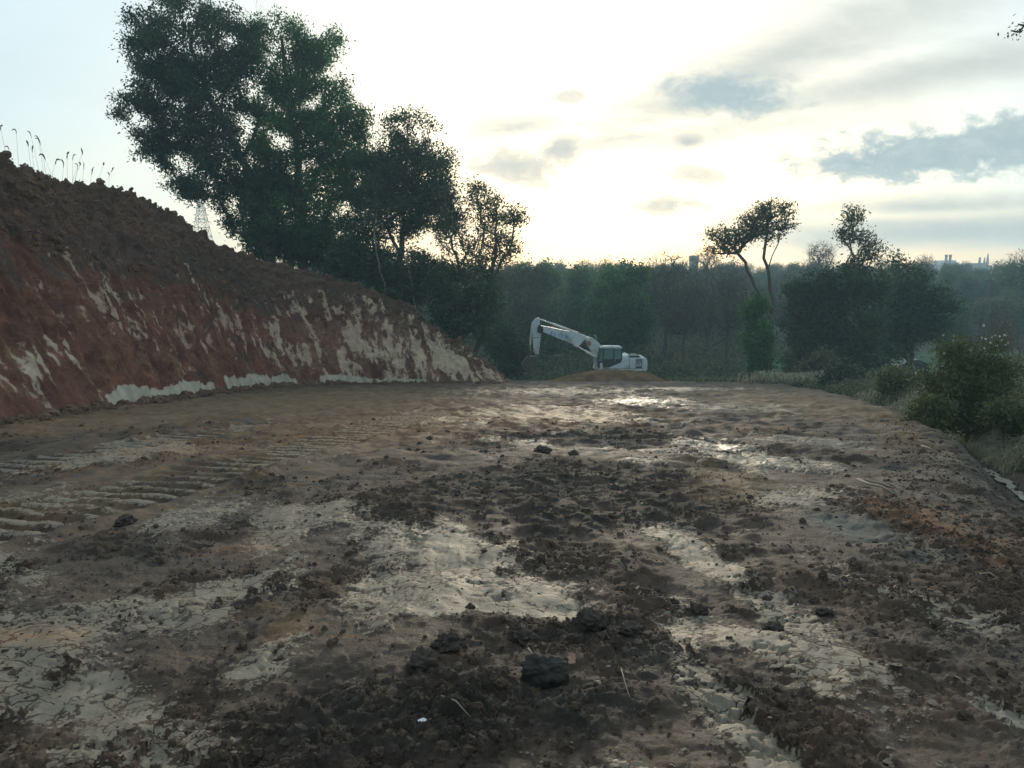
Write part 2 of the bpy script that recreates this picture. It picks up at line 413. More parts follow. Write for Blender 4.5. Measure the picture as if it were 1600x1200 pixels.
def mud_detail(x, y, spacing):
    u, v = to_px(x, y, H(x, y))
    # ---- where the smooth clay plates lie
    wx = x + 0.35 * fbm(x * 1.1, y * 1.1, 3, 3); wy = y + 0.35 * fbm(x * 1.1, y * 1.1, 3, 4)
    # smears drawn out along the driving direction
    S = fbm((x + 0.35 * fbm(y * 0.35, x * 0.2, 2, 8)) * 2.3, y * 0.20, 4, 9, 0.6)
    c = blobs(u, v, CLAY) * 0.85 + 0.45 * fbm(wx * 0.45, wy * 0.30, 3, 11) + 0.55 * fbm(wx * 1.9, wy * 1.9, 6, 12, 0.66) + 0.35 * fbm(x * 6, y * 9, 5, 13, 0.66) + 0.45 * S - 0.13 + 0.30 * sstep(y, 10, 20) * fbm(x * 0.7, y * 0.9, 4, 14, .62)
    c = c - 0.5 * np.clip(blobs(u, v, DARK), 0, 1)
    # cracked flakes along the rims and inside
    f1, f2, cid = worley(x * 3.2 + 0.9 * fbm(x * 4, y * 4, 3, 21), y * 5.5 + 0.9 * fbm(x * 4, y * 4, 3, 22), 23)
    crk = sstep(0.13 - (f2 - f1), 0.0, 0.08) * sstep(fbm(x * 1.3, y * 1.3, 4, 25, .6), -0.15, 0.2)
    c2 = c - 0.40 * crk + 0.22 * (cid - 0.5)
    m = sstep(c2, -0.03, 0.08)
    # ---- relief
    sc = lambda size: 1.0 - sstep(spacing / size, 0.22, 0.6)
    und = 0.08 * fbm(x * 0.35, y * 0.35, 3, 31) + (0.045 + 0.05 * sstep(y, 9, 20)) * fbm(x * 1.3, y * 1.3, 3, 32)
    qx = x + 0.05 * fbm(x * 6, y * 6, 3, 33); qy = y + 0.05 * fbm(x * 6, y * 6, 3, 34)
    def clods(size, amp, seed, keep):
        g1, g2, gid = worley(qx / size, qy / size, seed)
        r = 0.40 + 0.40 * gid
        b = np.sqrt(np.maximum(0, 1 - (g1 / r) ** 2)) * np.where(gid > keep, 1.0, 0.15) * (0.4 + gid)
        return amp * b * sc(size)
    f6 = fbm(x * 14, y * 14, 4, 48, 0.65)
    hc = 0.030 * fbm(x * 2.2, y * 2.2, 5, 41, 0.62) * sc(0.3) + clods(0.32, 0.022, 42, 0.72) + clods(0.14, 0.026, 43, 0.5) + clods(0.065, 0.020, 44, 0.35) + clods(0.030, 0.011, 46, 0.25) + 0.020 * f6 * sc(0.07) + 0.010 * np.abs(fbm(x * 30, y * 30, 3, 49, 0.65)) * sc(0.035)
    lump = np.clip(blobs(u, v, DARK), 0, 1)
    churn = np.clip(sstep(fbm(x * 0.55, y * 0.4, 4, 45) - 0.45 * S, -0.25, 0.45) + lump, 0, 1)
    hc = hc * (0.30 + 0.95 * churn) + 0.05 * lump * (0.5 + fbm(x * 2.2, y * 2.2, 3, 47))
    plate = 0.008 * (cid - 0.3) * sc(0.2) + 0.005 * f6 * sc(0.07) + 0.010 * fbm(x * 5, y * 4, 3, 51) * sc(0.15) + 0.012
    # scraped streaks on the plates
    plate = plate + 0.02 * S + 0.006 * perlin((x * 0.8 + y * 0.3) * 9, (y * 0.8 - x * 0.3) * 1.2, 52)
    h = und + lerp(hc, plate, m) - 0.028 * crk * m
    # ---- track runs
    tr = np.zeros_like(x)
    for (ax, ay), (bx, by), hw, pitch, dep in TRACKS:
        L = math.hypot(bx - ax, by - ay); tx, ty = (bx - ax) / L, (by - ay) / L
        s = (x - ax) * tx + (y - ay) * ty; q = (x - ax) * ty - (y - ay) * tx
        q = q + 0.10 * fbm(s * 0.5, s * 0 + 1.0, 2, 61)
        ins = sstep(hw + 0.10 - np.abs(q), 0, 0.16) * sstep(s, -0.5, 0.8) * sstep(L - s, -0.5, 2.0)
        fade = 0.62 + 0.38 * sstep(fbm(x * 0.5, y * 0.5, 2, 62), -0.4, 0.2)
        ph = (s + 0.12 * q + 0.05 * fbm(x * 2, y * 2, 2, 63)) / pitch * 2 * np.pi
        ridge = np.clip(np.sin(ph) * 2.2 - 0.35 + 1.1 * fbm(x * 4, y * 4, 4, 64, .6), -1, 1)
        pw = ins * fade * min(1, dep / 0.06)
        h = lerp(h, 0.25 * h + dep * 0.5 * ridge - 0.3 * dep, pw) + 0.05 * dep / 0.1 * sstep(0.16 - np.abs(np.abs(q) - hw - 0.14), 0, 0.16) * ins ** 0
        c2 = lerp(c2, 0.35 * c2 + 0.05 + 0.70 * ridge, pw * 0.9); churn = churn * (1 - 0.8 * pw)
        tr = np.maximum(tr, ins * fade * np.clip(-ridge, 0, 1) * min(1, dep / 0.05))
    m = sstep(c2, -0.03, 0.09)
    # ---- soil colours (true albedo of each earth)
    n = fbm(x * 0.8, y * 0.8, 4, 71); n2 = fbm(x * 4, y * 4, 3, 72)
    dark = np.array([0.030, 0.023, 0.018]); brown = np.array([0.108, 0.068, 0.044]); smear = np.array([0.112, 0.076, 0.049])
    clay = np.array([0.245, 0.212, 0.158]); clay2 = np.array([0.150, 0.120, 0.085])
    E = lambda a: a[:, None]
    base = lerp(dark, brown, E(np.clip(0.42 + 0.55 * n + 0.25 * n2 - 0.5 * lump, 0, 1)))
    cl = lerp(clay2, clay, E(np.clip(0.55 + 0.6 * n2 + 0.4 * n, 0, 1)))
    base = lerp(base, smear, E(np.clip(0.30 + 0.9 * S + 0.5 * n - 0.9 * lump - 0.5 * churn + 0.3 * n2, 0, 0.9) * (0.55 + 0.45 * sstep(y, 6, 14))))
    farz = sstep(y, 9, 18); fd = fbm(x * 0.45 + 3, y * 0.75, 5, 75, .62); fs = fbm(x * 1.6, y * 1.1, 5, 76, .66)
    base = lerp(base, dark * 1.15, E(farz * sstep(fd + 0.5 * fs, 0.05, 0.45) * 0.8)); base = base * (1 + E(farz * 0.5 * fs))
    rn = 0.35 * n2 + 0.45 * fbm(x * 1.4, y * 1.0, 3, 73)
    rn = rn + 0.5 * fbm(x * 3.1, y * 2.6, 5, 74, .66); red = np.clip((blobs(u, v, RED) - 0.02 + rn) * 1.0, 0, 1); och = np.clip((blobs(u, v, OCHRE) + 0.15 + rn), 0, 1); tea = np.clip((blobs(u, v, TEAL) - 0.1 + 0.8 * rn) * 0.85, 0, 1)
    base = lerp(base, np.array([0.190, 0.086, 0.038]), E(red * 0.85)); cl = lerp(cl, np.array([0.36, 0.215, 0.12]), E(red * 0.8))
    base = lerp(base, np.array([0.190, 0.118, 0.056]), E(och * 0.8)); cl = lerp(cl, np.array([0.30, 0.25, 0.15]), E(och * 0.6))
    base = lerp(base, np.array([0.075, 0.098, 0.098]), E(tea * 0.8)); cl = lerp(cl, np.array([0.22, 0.27, 0.26]), E(tea * 0.7))
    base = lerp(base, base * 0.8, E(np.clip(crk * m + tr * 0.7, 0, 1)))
    r1 = np.clip(0.70 + 0.18 * churn + 0.12 * n2, .3, .97); r2 = 0.62 + 0.12 * n2
    # wet glossy plates far off
    wet = np.clip(blobs(u, v, [(1000, 630, 110, 14, 0, 1.0), (1130, 696, 110, 14, 8, .8), (1220, 725, 130, 14, 4, .7), (1060, 610, 150, 8, 0, .6)]) + 0.5 * n2, 0, 1)
    r2 = np.clip(lerp(r2, 0.34, wet), 0.2, 0.95)
    return h, (base, cl), (r1, r2), c2, np.clip(m + 1 - churn, 0, 1)

def build_mud():
    nr, nc = 860, 800
    R = 1.9 * np.power(82.0 / 1.9, np.linspace(0, 1, nr))
    A = np.radians(np.linspace(-43, 46, nc))
    RR, AA = np.meshgrid(R, A, indexing='ij')
    x = (RR * np.tan(AA)).ravel(); y = (RR - 0.6).ravel()
    sp = (RR * 0.0045).ravel()
    h, (col, col2), (rough, rough2), plate, m = mud_detail(x, y, sp)
    d = x - np.interp(y, EY, EX)
    k = 1.0 + 0.6 * sstep(d, 0.0, 0.5) - 1.3 * sstep(d, 0.9, 1.2)
    # beyond the edge: darker humus and grassy soil
    og = sstep(d + 0.5 * fbm(x, y, 3, 81), 1.6, 2.6)
    far = sstep(y + 2.0 * fbm(x * 0.3, y * 0.3, 3, 82), 59, 64)
    og = np.maximum(og, far)
    col = lerp(col, np.array([0.05, 0.055, 0.035]) * (1 + 0.4 * fbm(x * 2, y * 2, 3, 83))[:, None], og[:, None])
    slope_edge = sstep(d, -0.1, 0.3) * (1 - sstep(d, 1.6, 2.4))
    col = lerp(col, np.array([0.062, 0.046, 0.038]), (slope_edge * 0.7)[:, None])
    plate = plate - 0.5 * sstep(d, -1.2, 0.3) - 2.0 * sstep(d, 0.0, 0.5) - 2.0 * far
    z = H(x, y) + h * k
    me = np_mesh("mud_ground", np.stack([x, y, z], 1), grid_faces(nr, nc))
    set_attr(me, 'soil', np.clip(col, 0.005, 1), 'COLOR'); set_attr(me, 'soil2', np.clip(col2, 0.005, 1), 'COLOR')
    set_attr(me, 'rough', rough); set_attr(me, 'rough2', rough2); set_attr(me, 'plate', np.clip(plate, -2, 2))
    tag(link_mesh("mud_ground", me, M_MUD), kind='structure')
build_mud()
def mud_z(x, y):
    xa = np.array([x], dtype=float); ya = np.array([y], dtype=float)
    return float(H(xa, ya)[0] + mud_detail(xa, ya, np.array([y * 0.0045]))[0][0])

# ------------------------------------------------------------------ wide land, one sheet to the horizon
def build_land():
    ys = np.concatenate([np.linspace(-150, 0, 12), np.linspace(6, 74, 30), np.linspace(77, 420, 110), np.linspace(430, 640, 18)])
    xs = np.concatenate([np.linspace(-640, -220, 14), np.linspace(-200, 260, 170), np.linspace(300, 700, 14)])
    X, Y = np.meshgrid(xs, ys); x = X.ravel(); y = Y.ravel()
    z = H(x, y) + 0.25 * fbm(x * 0.06, y * 0.06, 3, 91)
    under = 1.4 * (1 - sstep(y, 66, 82)) * (1 - sstep(np.abs(x - 10), 55, 75)) + 0.25 * (1 - sstep(y, 80, 90))
    z = z - under
    me = np_mesh("land", np.stack([x, y, z], 1), grid_faces(len(ys), len(xs)))
    n = fbm(x * 0.05, y * 0.05, 4, 92)
    mead = sstep(x, 30, 34) * (1 - sstep(x, 75, 90)) * sstep(y, 60, 70) * (1 - sstep(y, 112, 120))
    col = lerp(np.array([0.050, 0.048, 0.034]), np.array([0.075, 0.070, 0.05]), np.clip(.5 + n, 0, 1)[:, None])
    col = lerp(col, np.array([0.045, 0.105, 0.045]), mead[:, None])
    set_attr(me, 'soil', col, 'COLOR'); set_attr(me, 'rough', np.full(len(x), 0.9))
    tag(link_mesh("land", me, soil_mat("valley_soil", 1.5, 0.5, 0.2)), kind='structure')
build_land()

# ------------------------------------------------------------------ the cut bank on the left
def build_bank():
    # toe (x, y) and crest (px, py, depth)
    def w(px, py, Y): return tuple(P(px, py, Y))
    ctrl = [((-12.2, -6), (-20.5, -4, 7.2)), ((-12.8, 4), (-20.5, 6, 7.0)), ((-13.3, 13), (-20.3, 17, 6.8)), ((-13.9, 21.5), (-20.4, 24.5, 6.6)),
            ((-14.6, 31.5), w(0, 246, 31.5)), ((-15.0, 36), w(90, 284, 36.5)), ((-15.2, 41), w(190, 297, 41)), ((-15.2, 46), w(275, 340, 46.5)), ((-14.6, 50), w(345, 384, 51.5)),
            ((-12.6, 53.3), w(430, 412, 55.5)), ((-9.8, 54.8), w(540, 440, 58)), ((-7.0, 55.3), w(625, 470, 59)), ((-3.6, 55.7), w(690, 518, 58.8)), ((-0.9, 56.0), w(755, 562, 57.8)),
            ((0.35, 56.2), w(800, 598, 57.0)), ((1.2, 56.5), (1.5, 57.2, -7.2))]
    T = np.array([c[0] for c in ctrl]); C = np.array([c[1] for c in ctrl])
    # arc length along the middle of the face
    mid = 0.5 * (T + C[:, :2]); seg = np.hypot(*np.diff(mid, axis=0).T); S = np.concatenate([[0], np.cumsum(seg)])
    nu, nv = 760, 300
    # denser where the camera sees it better
    s = np.interp(np.linspace(0, 1, nu), [0, 0.04, 1.0], [0, S[2], S[-1]])
    def cat(arr):
        out = np.empty((nu, arr.shape[1]))
        i = np.clip(np.searchsorted(S, s, side='right') - 1, 0, len(S) - 2)
        tt = (s - S[i]) / (S[i + 1] - S[i])
        m = np.gradient(arr, S, axis=0)
        dS = (S[i + 1] - S[i])[:, None]; t = tt[:, None]
        return ((2 * t**3 - 3 * t**2 + 1) * arr[i] + (t**3 - 2 * t**2 + t) * dS * m[i] + (-2 * t**3 + 3 * t**2) * arr[i + 1] + (t**3 - t**2) * dS * m[i + 1])
    Tu = cat(T); Cu = cat(C)
    Tz = H(Tu[:, 0], Tu[:, 1])
    v = np.concatenate([np.linspace(-0.06, 1.0, nv - 40), 1.0 + np.linspace(0.02, 1, 40) ** 1.6 * 2.6])
    SS, VV = np.meshgrid(s, v, indexing='ij')
    vc = np.clip(VV, -0.06, 1.0)
    hor = vc
    prof = np.where(vc < 0, vc, 0.62 * vc ** 0.80 + 0.38 * vc ** 1.15)
    dirx = (Cu[:, 0] - Tu[:, 0])[:, None]; diry = (Cu[:, 1] - Tu[:, 1])[:, None]
    hh = (Cu[:, 2] - Tz)[:, None]
    x = Tu[:, :1] + dirx * hor; y = Tu[:, 1:2] + diry * hor
    z = Tz[:, None] + hh * prof
    # plateau behind the crest
    back = np.clip(VV - 1.0, 0, None)
    bl = np.hypot(dirx, diry); bl = np.maximum(bl, 1.0)
    bd = np.array([-0.55, 0.83])
    x = x + back * 11 * bd[0]; y = y + back * 11 * bd[1]
    z = z + back * 1.0 * np.interp(SS, [S[7], S[9], S[13]], [-1.2, 0.15, -0.6]) - 0.35 * np.clip(back - 1.2, 0, None) ** 2
    # metres along and up the face
    um = SS; vm = vc * np.hypot(np.hypot(dirx, diry), hh)
    f = lambda a, b, o, sd, g=.5: fbm(a.ravel(), b.ravel(), o, sd, g).reshape(a.shape)
    fade_b = 1 - sstep(back, 0.0, 0.4)
    endf = np.interp(SS, [S[-3], S[-1]], [1.0, 0.25])
    streak = f(um * 0.9 + 0.35 * f(um * .3, vm * .3, 2, 101), vm * 0.22, 5, 102)
    tooth = f(um * 4.5, vm * 0.35, 3, 103)
    crumb = f(um * 1.6, vm * 1.6, 5, 104, 0.6)
    w1, w2, wid = worley((um * 1.7 + 0.4 * f(um, vm, 2, 105)).ravel(), (vm * 1.1).ravel(), 106)
    w1 = w1.reshape(um.shape); wid = wid.reshape(um.shape)
    clod = np.sqrt(np.maximum(0, 1 - (w1 / 0.55) ** 2)) * (wid > 0.45)
    upper = sstep(vc + 0.10 * f(um * .5, vm * .5, 3, 107), 0.60, 0.78)
    disp = 0.46 * streak * (1 - 0.5 * upper) + 0.09 * tooth * (1 - upper) + lerp(0.16, 0.30, upper) * crumb + upper * 0.20 * clod
    # a shallow hollow low on the near left, as dug by the bucket
    holl = np.exp(-(((SS - S[3] - 1.0) / 4.0) ** 2 + ((vc - 0.30) / 0.16) ** 2))
    disp = disp - 0.5 * holl
    w1, w2, wid2 = worley((um * 0.45).ravel(), (vm * 0.3).ravel(), 120)
    disp = disp * (0.35 + 0.65 * fade_b) * endf * sstep(VV, -0.05, 0.10)
    nxy = np.stack([-dirx / bl, -diry / bl], 0)
    sl = 0.75
    x = x + nxy[0] * disp * sl; y = y + nxy[1] * disp * sl; z = z + disp * 0.55
    # lumps on the skyline
    z = z + (0.35 * f(um * 0.8, um * 0 + 5, 4, 108, .6) + 0.16 * f(um * 2.5, vm * 2.5, 3, 109, .6)) * np.exp(-((vc + back - 1.0) / 0.08) ** 2) * endf
    # ---- colours
    n = f(um * 0.7, vm * 0.7, 4, 111); nf = f(um * 3, vm * 1.2, 4, 112, .6); ns = f(um * 1.5 + 0.35 * f(um * .8, vm * .8, 3, 121), vm * 0.38, 6, 113, .62)
    lo = f(um * 0.22, vm * 0.30, 3, 114)
    E = lambda a: a.ravel()[:, None]
    right = sstep(SS, S[8], S[11]) ; mid_r = sstep(SS, S[5], S[8])
    red = np.array([0.200, 0.084, 0.052]); redd = np.array([0.100, 0.042, 0.031]); brn = np.array([0.150, 0.088, 0.056]); humus = np.array([0.078, 0.058, 0.047])
    pink = np.array([0.35, 0.235, 0.18]); cream = np.array([0.43, 0.35, 0.25]); white = np.array([0.43, 0.395, 0.32]); ochre = np.array([0.26, 0.17, 0.085])
    c = lerp(redd, red, E(np.clip(0.55 + 0.9 * n, 0, 1)))
    c = lerp(c, np.array([0.200, 0.135, 0.096]), E(right * np.clip(0.45 + 0.8 * n, 0, 1)))
    # pale scraped patches, drawn out along the fall of the teeth
    low = np.exp(-((vc - lerp(0.36, 0.42, right)) / lerp(0.20, 0.36, right)) ** 2)
    pat = 1.15 * ns + 0.55 * nf + 0.5 * lo + lerp(-0.58, -0.28, right) + 0.42 * low + 0.12 * mid_r + 0.55 * right * streak - 0.25 * streak * (1 - right)
    pale = sstep(pat, 0.02, 0.22) * (1 - sstep(vc, 0.62 + 0.25 * right, 0.80 + 0.18 * right))
    pc = lerp(pink, cream, E(np.clip(0.25 + 0.9 * lo + 0.5 * right, 0, 1)))
    och = sstep(f(um * 1.3 + .5 * nf, vm * .7, 6, 115, .66) + 0.4 * np.exp(-((vc - .16) / .12) ** 2), 0.45, 0.95) * (1 - right) * (vc < .4)
    c = lerp(c, ochre, E(och * 0.75))
    # dark humus layer, then loose brown tip on top
    hb = sstep(vc + 0.26 * n + 0.12 * nf, 0.50, 0.62) * (1 - sstep(vc + 0.14 * n, 0.68, 0.86)) * (1 - 0.75 * right)
    c = lerp(c, humus, E(hb * 0.85))
    top = sstep(vc + 0.12 * n + 0.05 * nf, 0.70, 0.84)
    c = lerp(c, lerp(brn, np.array([0.085, 0.055, 0.042]), E(np.clip(.5 + nf, 0, 1))), E(top))
    c = lerp(c, np.array([0.11, 0.056, 0.038]), E(sstep(back, 0.0, 0.05) * 0.9))
    # white clay laid bare along the foot
    wmask = np.interp(SS, [S[3] + 4.5, S[3] + 6, S[6], S[9], S[11], S[12] + .5], [0, 0.9, 1, 0.9, 0.5, 0.0])
    wedge = 0.055 + 0.035 * f(um * 0.30, um * 0 + 2, 3, 116)
    wm = wmask * sstep(wedge - vc + 0.012 * nf, -0.012, 0.030) * sstep(f(um * .25, um * 0 + 9, 3, 118), -0.55, -0.3)
    c2 = lerp(pc, white, E(np.clip(wm * 1.5, 0, 1)))
    gate = 3.0 * (sstep(vc, 0.66 + 0.22 * right, 0.84 + 0.16 * right))
    raw = np.maximum((pat - 0.12) * 0.75 - gate, wm * 2.6 - 0.90)
    raw = np.where(back > 0.01, -2.0, raw)
    V = np.stack([x.ravel(), y.ravel(), z.ravel()], 1)
    me = np_mesh("cut_bank", V, grid_faces(nu, len(v)))
    me.flip_normals()
    set_attr(me, 'soil', np.clip(c * (1 + 0.35 * E(nf)), 0.01, 0.9), 'COLOR'); set_attr(me, 'soil2', np.clip(c2 * (1 + 0.25 * E(nf)), 0.01, 0.9), 'COLOR')
    set_attr(me, 'plate', np.clip(raw.ravel(), -2, 2)); set_attr(me, 'rough', np.full(len(V), .9)); set_attr(me, 'rough2', np.full(len(V), .72))
    tag(link_mesh("cut_bank", me, M_BANK), kind='structure')
    return V.reshape(nu, len(v), 3)
BANK = build_bank()
BF = BANK.reshape(-1, 3)
BANK_NV = BANK.shape[1]
def bank_z(x, y):
    d = (BF[:, 0] - x) ** 2 + (BF[:, 1] - y) ** 2
    k = np.argpartition(d, 6)[:6]
    return float(BF[k, 2].mean())

# ------------------------------------------------------------------ heap of earth in front of the excavator
def build_heap():
    nx, ny = 130, 60
    c = P(945, 585, 65.0)
    X, Y = np.meshgrid(np.linspace(-6.2, 6.2, nx), np.linspace(-3.0, 3.0, ny)); x = X.ravel(); y = Y.ravel()
    prof = np.interp(x, [-6.2, -5.3, -3.2, -1.0, 0.6, 2.6, 3.6, 5.0, 6.2], [-.3, 0.05, 0.62, 1.05, 1.16, 1.0, 0.85, 0.22, -.3])
    h = prof * np.clip(1 - (np.abs(y) / 2.9) ** 1.7, -0.2, 1) + 0.12 * fbm(x * 1.2, y * 1.2, 4, 131, .6) * np.clip(prof, 0, 1) + 0.05 * fbm(x * 4, y * 4, 3, 132)
    gx = x + c.x; gy = y + c.y
    z = H(gx, gy) + h - 0.12
    me = np_mesh("earth_heap", np.stack([gx, gy, z], 1), grid_faces(ny, nx))
    n = fbm(x * 1.0, y * 1.0, 4, 133)
    col = lerp(np.array([0.095, 0.058, 0.030]), np.array([0.18, 0.108, 0.052]), np.clip(.5 + n, 0, 1)[:, None])
    set_attr(me, 'soil', col, 'COLOR'); set_attr(me, 'rough', np.full(len(x), .9))
    tag(link_mesh("earth_heap", me, soil_mat('heap_earth', 9.0, .8, .10, .5, .25)), kind='structure')
build_heap()

# ------------------------------------------------------------------ puddle and ditch water
M_WATER, tW, bW, _ = new_mat("muddy_water")
bW.inputs['Base Color'].default_value = (0.36, 0.335, 0.29, 1); bW.inputs['Roughness'].default_value = 0.25
def sheet(name, pts, z):
    bm = bmesh.new()
    vs = [bm.verts.new((x, y, z if not callable(z) else z(x, y))) for x, y in pts]
    bm.faces.new(vs); bmesh.ops.triangulate(bm, faces=bm.faces[:])
    me = bpy.data.meshes.new(name); bm.to_mesh(me); bm.free()
    return tag(link_mesh(name, me, M_WATER), kind='structure')
def ragged(cx, cy, rx, ry, n=36, seed=1, rot=0.0):
    r = random.Random(seed); out = []
    k = [r.uniform(.25, 1.3) for _ in range(n)]
    k = [(k[i - 1] + 3 * k[i] + k[(i + 1) % n]) / 5 for i in range(n)]
    for i in range(n):
        a = 2 * math.pi * i / n
        px, py = rx * k[i] * math.cos(a), ry * k[i] * math.sin(a)
        out.append((cx + px * math.cos(rot) - py * math.sin(rot), cy + px * math.sin(rot) + py * math.cos(rot)))
    return out
def trickle():
    r = random.Random(4); ys = np.linspace(8.2, 18.5, 64)
    cx = np.interp(ys, EY, EX) + 1.5 + 0.35 * fbm(ys * 0.22, ys * 0.0 + 2.2, 3, 77) + 0.08 * fbm(ys * 1.1, ys * 0 + 4, 2, 78)
    w = 0.10 + 0.09 * fbm(ys * 1.6, ys * 0 + 7, 3, 79); w = np.clip(w, 0.02, .2)
    V = []
    for y, x, q in zip(ys, cx, w):
        for s_ in (-1, 0, 1): V.append((x + s_ * q, y, float(H(x, y)) + 0.05))
    me = np_mesh("ditch_water", np.array(V), grid_faces(len(ys), 3)); tag(link_mesh("ditch_water", me, M_WATER), kind='structure')
trickle()
# ------------------------------------------------------------------ trees
M_BARK = simple_mat("bark", (0.075, 0.060, 0.048), 0.9, vary=0.45, scale=5.0, bump=0.6)
M_BARK_PALE = simple_mat("pale_bark", (0.20, 0.18, 0.15), 0.9, vary=0.35, scale=5.0, bump=0.5)
M_TWIG = simple_mat("bare_twigs", (0.17, 0.135, 0.11), 0.9, vary=0.3, scale=3.0)
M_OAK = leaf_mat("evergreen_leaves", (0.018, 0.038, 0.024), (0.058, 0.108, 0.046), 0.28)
M_IVY = leaf_mat("ivy_leaves", (0.022, 0.062, 0.026), (0.080, 0.200, 0.062), 0.32)
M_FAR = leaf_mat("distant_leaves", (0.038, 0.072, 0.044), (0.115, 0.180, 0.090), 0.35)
M_OLIVE = leaf_mat("olive_leaves", (0.046, 0.062, 0.038), (0.140, 0.150, 0.085), 0.32)
M_BUSH = leaf_mat("bush_leaves", (0.038, 0.058, 0.024), (0.150, 0.165, 0.080), 0.3)

def tubes(A, B, ra, rb, sides):
    """straight tapered pieces from A to B, arrays (n,3)"""
    n = len(A); d = B - A; L = np.linalg.norm(d, axis=1, keepdims=True); d = d / np.maximum(L, 1e-6)
    ref = np.where(np.abs(d[:, 2:3]) > 0.9, np.array([[1.0, 0, 0]]), np.array([[0, 0, 1.0]]))
    a = np.cross(d, ref); a /= np.maximum(np.linalg.norm(a, axis=1, keepdims=True), 1e-6); b = np.cross(d, a)
    th = np.arange(sides) * 2 * np.pi / sides
    ring = a[:, None, :] * np.cos(th)[None, :, None] + b[:, None, :] * np.sin(th)[None, :, None]
    V0 = A[:, None, :] + ring * ra[:, None, None]; V1 = (B + d * 0.15 * rb[:, None])[:, None, :] + ring * rb[:, None, None]
    V = np.concatenate([V0, V1], 1).reshape(-1, 3)
    k = np.arange(sides); k2 = (k + 1) % sides
    f = np.stack([k, k2, k2 + sides, k + sides], 1)
    Fc = (np.arange(n)[:, None, None] * 2 * sides + f[None]).reshape(-1, 4)
    return V, Fc
def leaf_quads(pos, size, rng, flat=0.0):
    n = len(pos)
    nrm = rng.normal(size=(n, 3)); nrm[:, 2] += flat; nrm /= np.linalg.norm(nrm, axis=1, keepdims=True)
    t = rng.normal(size=(n, 3)); t -= nrm * (t * nrm).sum(1, keepdims=True); t /= np.linalg.norm(t, axis=1, keepdims=True)
    b = np.cross(nrm, t)
    s = (size * rng.uniform(0.6, 1.35, n))[:, None]
    V = np.stack([pos - t * s, pos + b * s * 0.42 - t * s * .1, pos + t * s, pos - b * s * 0.42 - t * s * .1], 1).reshape(-1, 3)
    return V, np.arange(4 * n).reshape(-1, 4)

def grow(trunks, tips, rng, seg=0.6, wob=0.12, rise=0.0):
    """skeleton: trunk polylines, then every tip joined to the nearest wood below it"""
    pos = []; par = []
    for line in trunks:
        start = None
        for i, p in enumerate(line):
            p = np.array(p, float)
            if i == 0:
                if pos and len(line) > 1:
                    dd = [np.linalg.norm(q - p) for q in pos]; j = int(np.argmin(dd))
                    if dd[j] < 0.3: start = j; continue
                pos.append(p); par.append(-1); start = len(pos) - 1
            else:
                a = pos[start]; m = max(1, int(np.linalg.norm(p - a) / seg)); s0 = start
                for k in range(1, m + 1):
                    q = a + (p - a) * k / m + (rng.normal(size=3) * wob * seg if k < m else 0)
                    pos.append(q); par.append(s0); s0 = len(pos) - 1
                start = s0
    base = pos[0]
    pos_a = np.zeros((60000, 3)); pos_a[:len(pos)] = pos; n = len(pos)
    dist0 = np.zeros(60000)
    for i in range(n): dist0[i] = 0 if par[i] < 0 else dist0[par[i]] + np.linalg.norm(pos_a[i] - pos_a[par[i]])
    order = np.argsort(np.linalg.norm(tips - base, axis=1))
    tipid = []
    for ti in order:
        t = tips[ti]; d = np.linalg.norm(pos_a[:n] - t, axis=1)
        cost = d + 0.18 * dist0[:n] + 1.2 * np.maximum(0, pos_a[:n, 2] - t[2] + 0.2 * d)
        cost[0] += 3
        j = int(np.argmin(cost)); a = pos_a[j].copy(); L = d[j]
        m = max(1, int(L / seg)); s0 = j
        bow = rng.normal(size=3) * 0.13 * L; bow[2] += rise * L
        for k in range(1, m + 1):
            u = k / m
            q = a + (t - a) * u + bow * 4 * u * (1 - u) * 0.6 + (rng.normal(size=3) * wob * seg * 0.6 if k < m else 0)
            pos_a[n] = q; par.append(s0); dist0[n] = dist0[s0] + np.linalg.norm(q - pos_a[s0]); s0 = n; n += 1
        tipid.append(s0)
    return pos_a[:n], np.array(par), np.array(tipid)

def first_len(tr, seg):
    a = [np.array(p, float) for p in tr[0]]
    return 1 + sum(max(1, int(np.linalg.norm(q - p) / seg)) for p, q in zip(a[:-1], a[1:]))

def in_lobes(lobes, n, rng, shell=0.55):
    """random points in 3-D ellipsoids (centre, radii), more of them near the skin"""
    vol = np.array([l[1][0] * l[1][1] * l[1][2] for l in lobes]) ** 0.62; vol /= vol.sum()
    k = rng.choice(len(lobes), n, p=vol)
    d = rng.normal(size=(n, 3)); d /= np.linalg.norm(d, axis=1, keepdims=True)
    r = np.maximum(rng.uniform(0, 1, n) ** (1 / 3), shell * rng.uniform(0, 1, n))
    c = np.array([l[0] for l in lobes])[k]; R = np.array([l[1] for l in lobes])[k]
    return c + d * R * r[:, None]

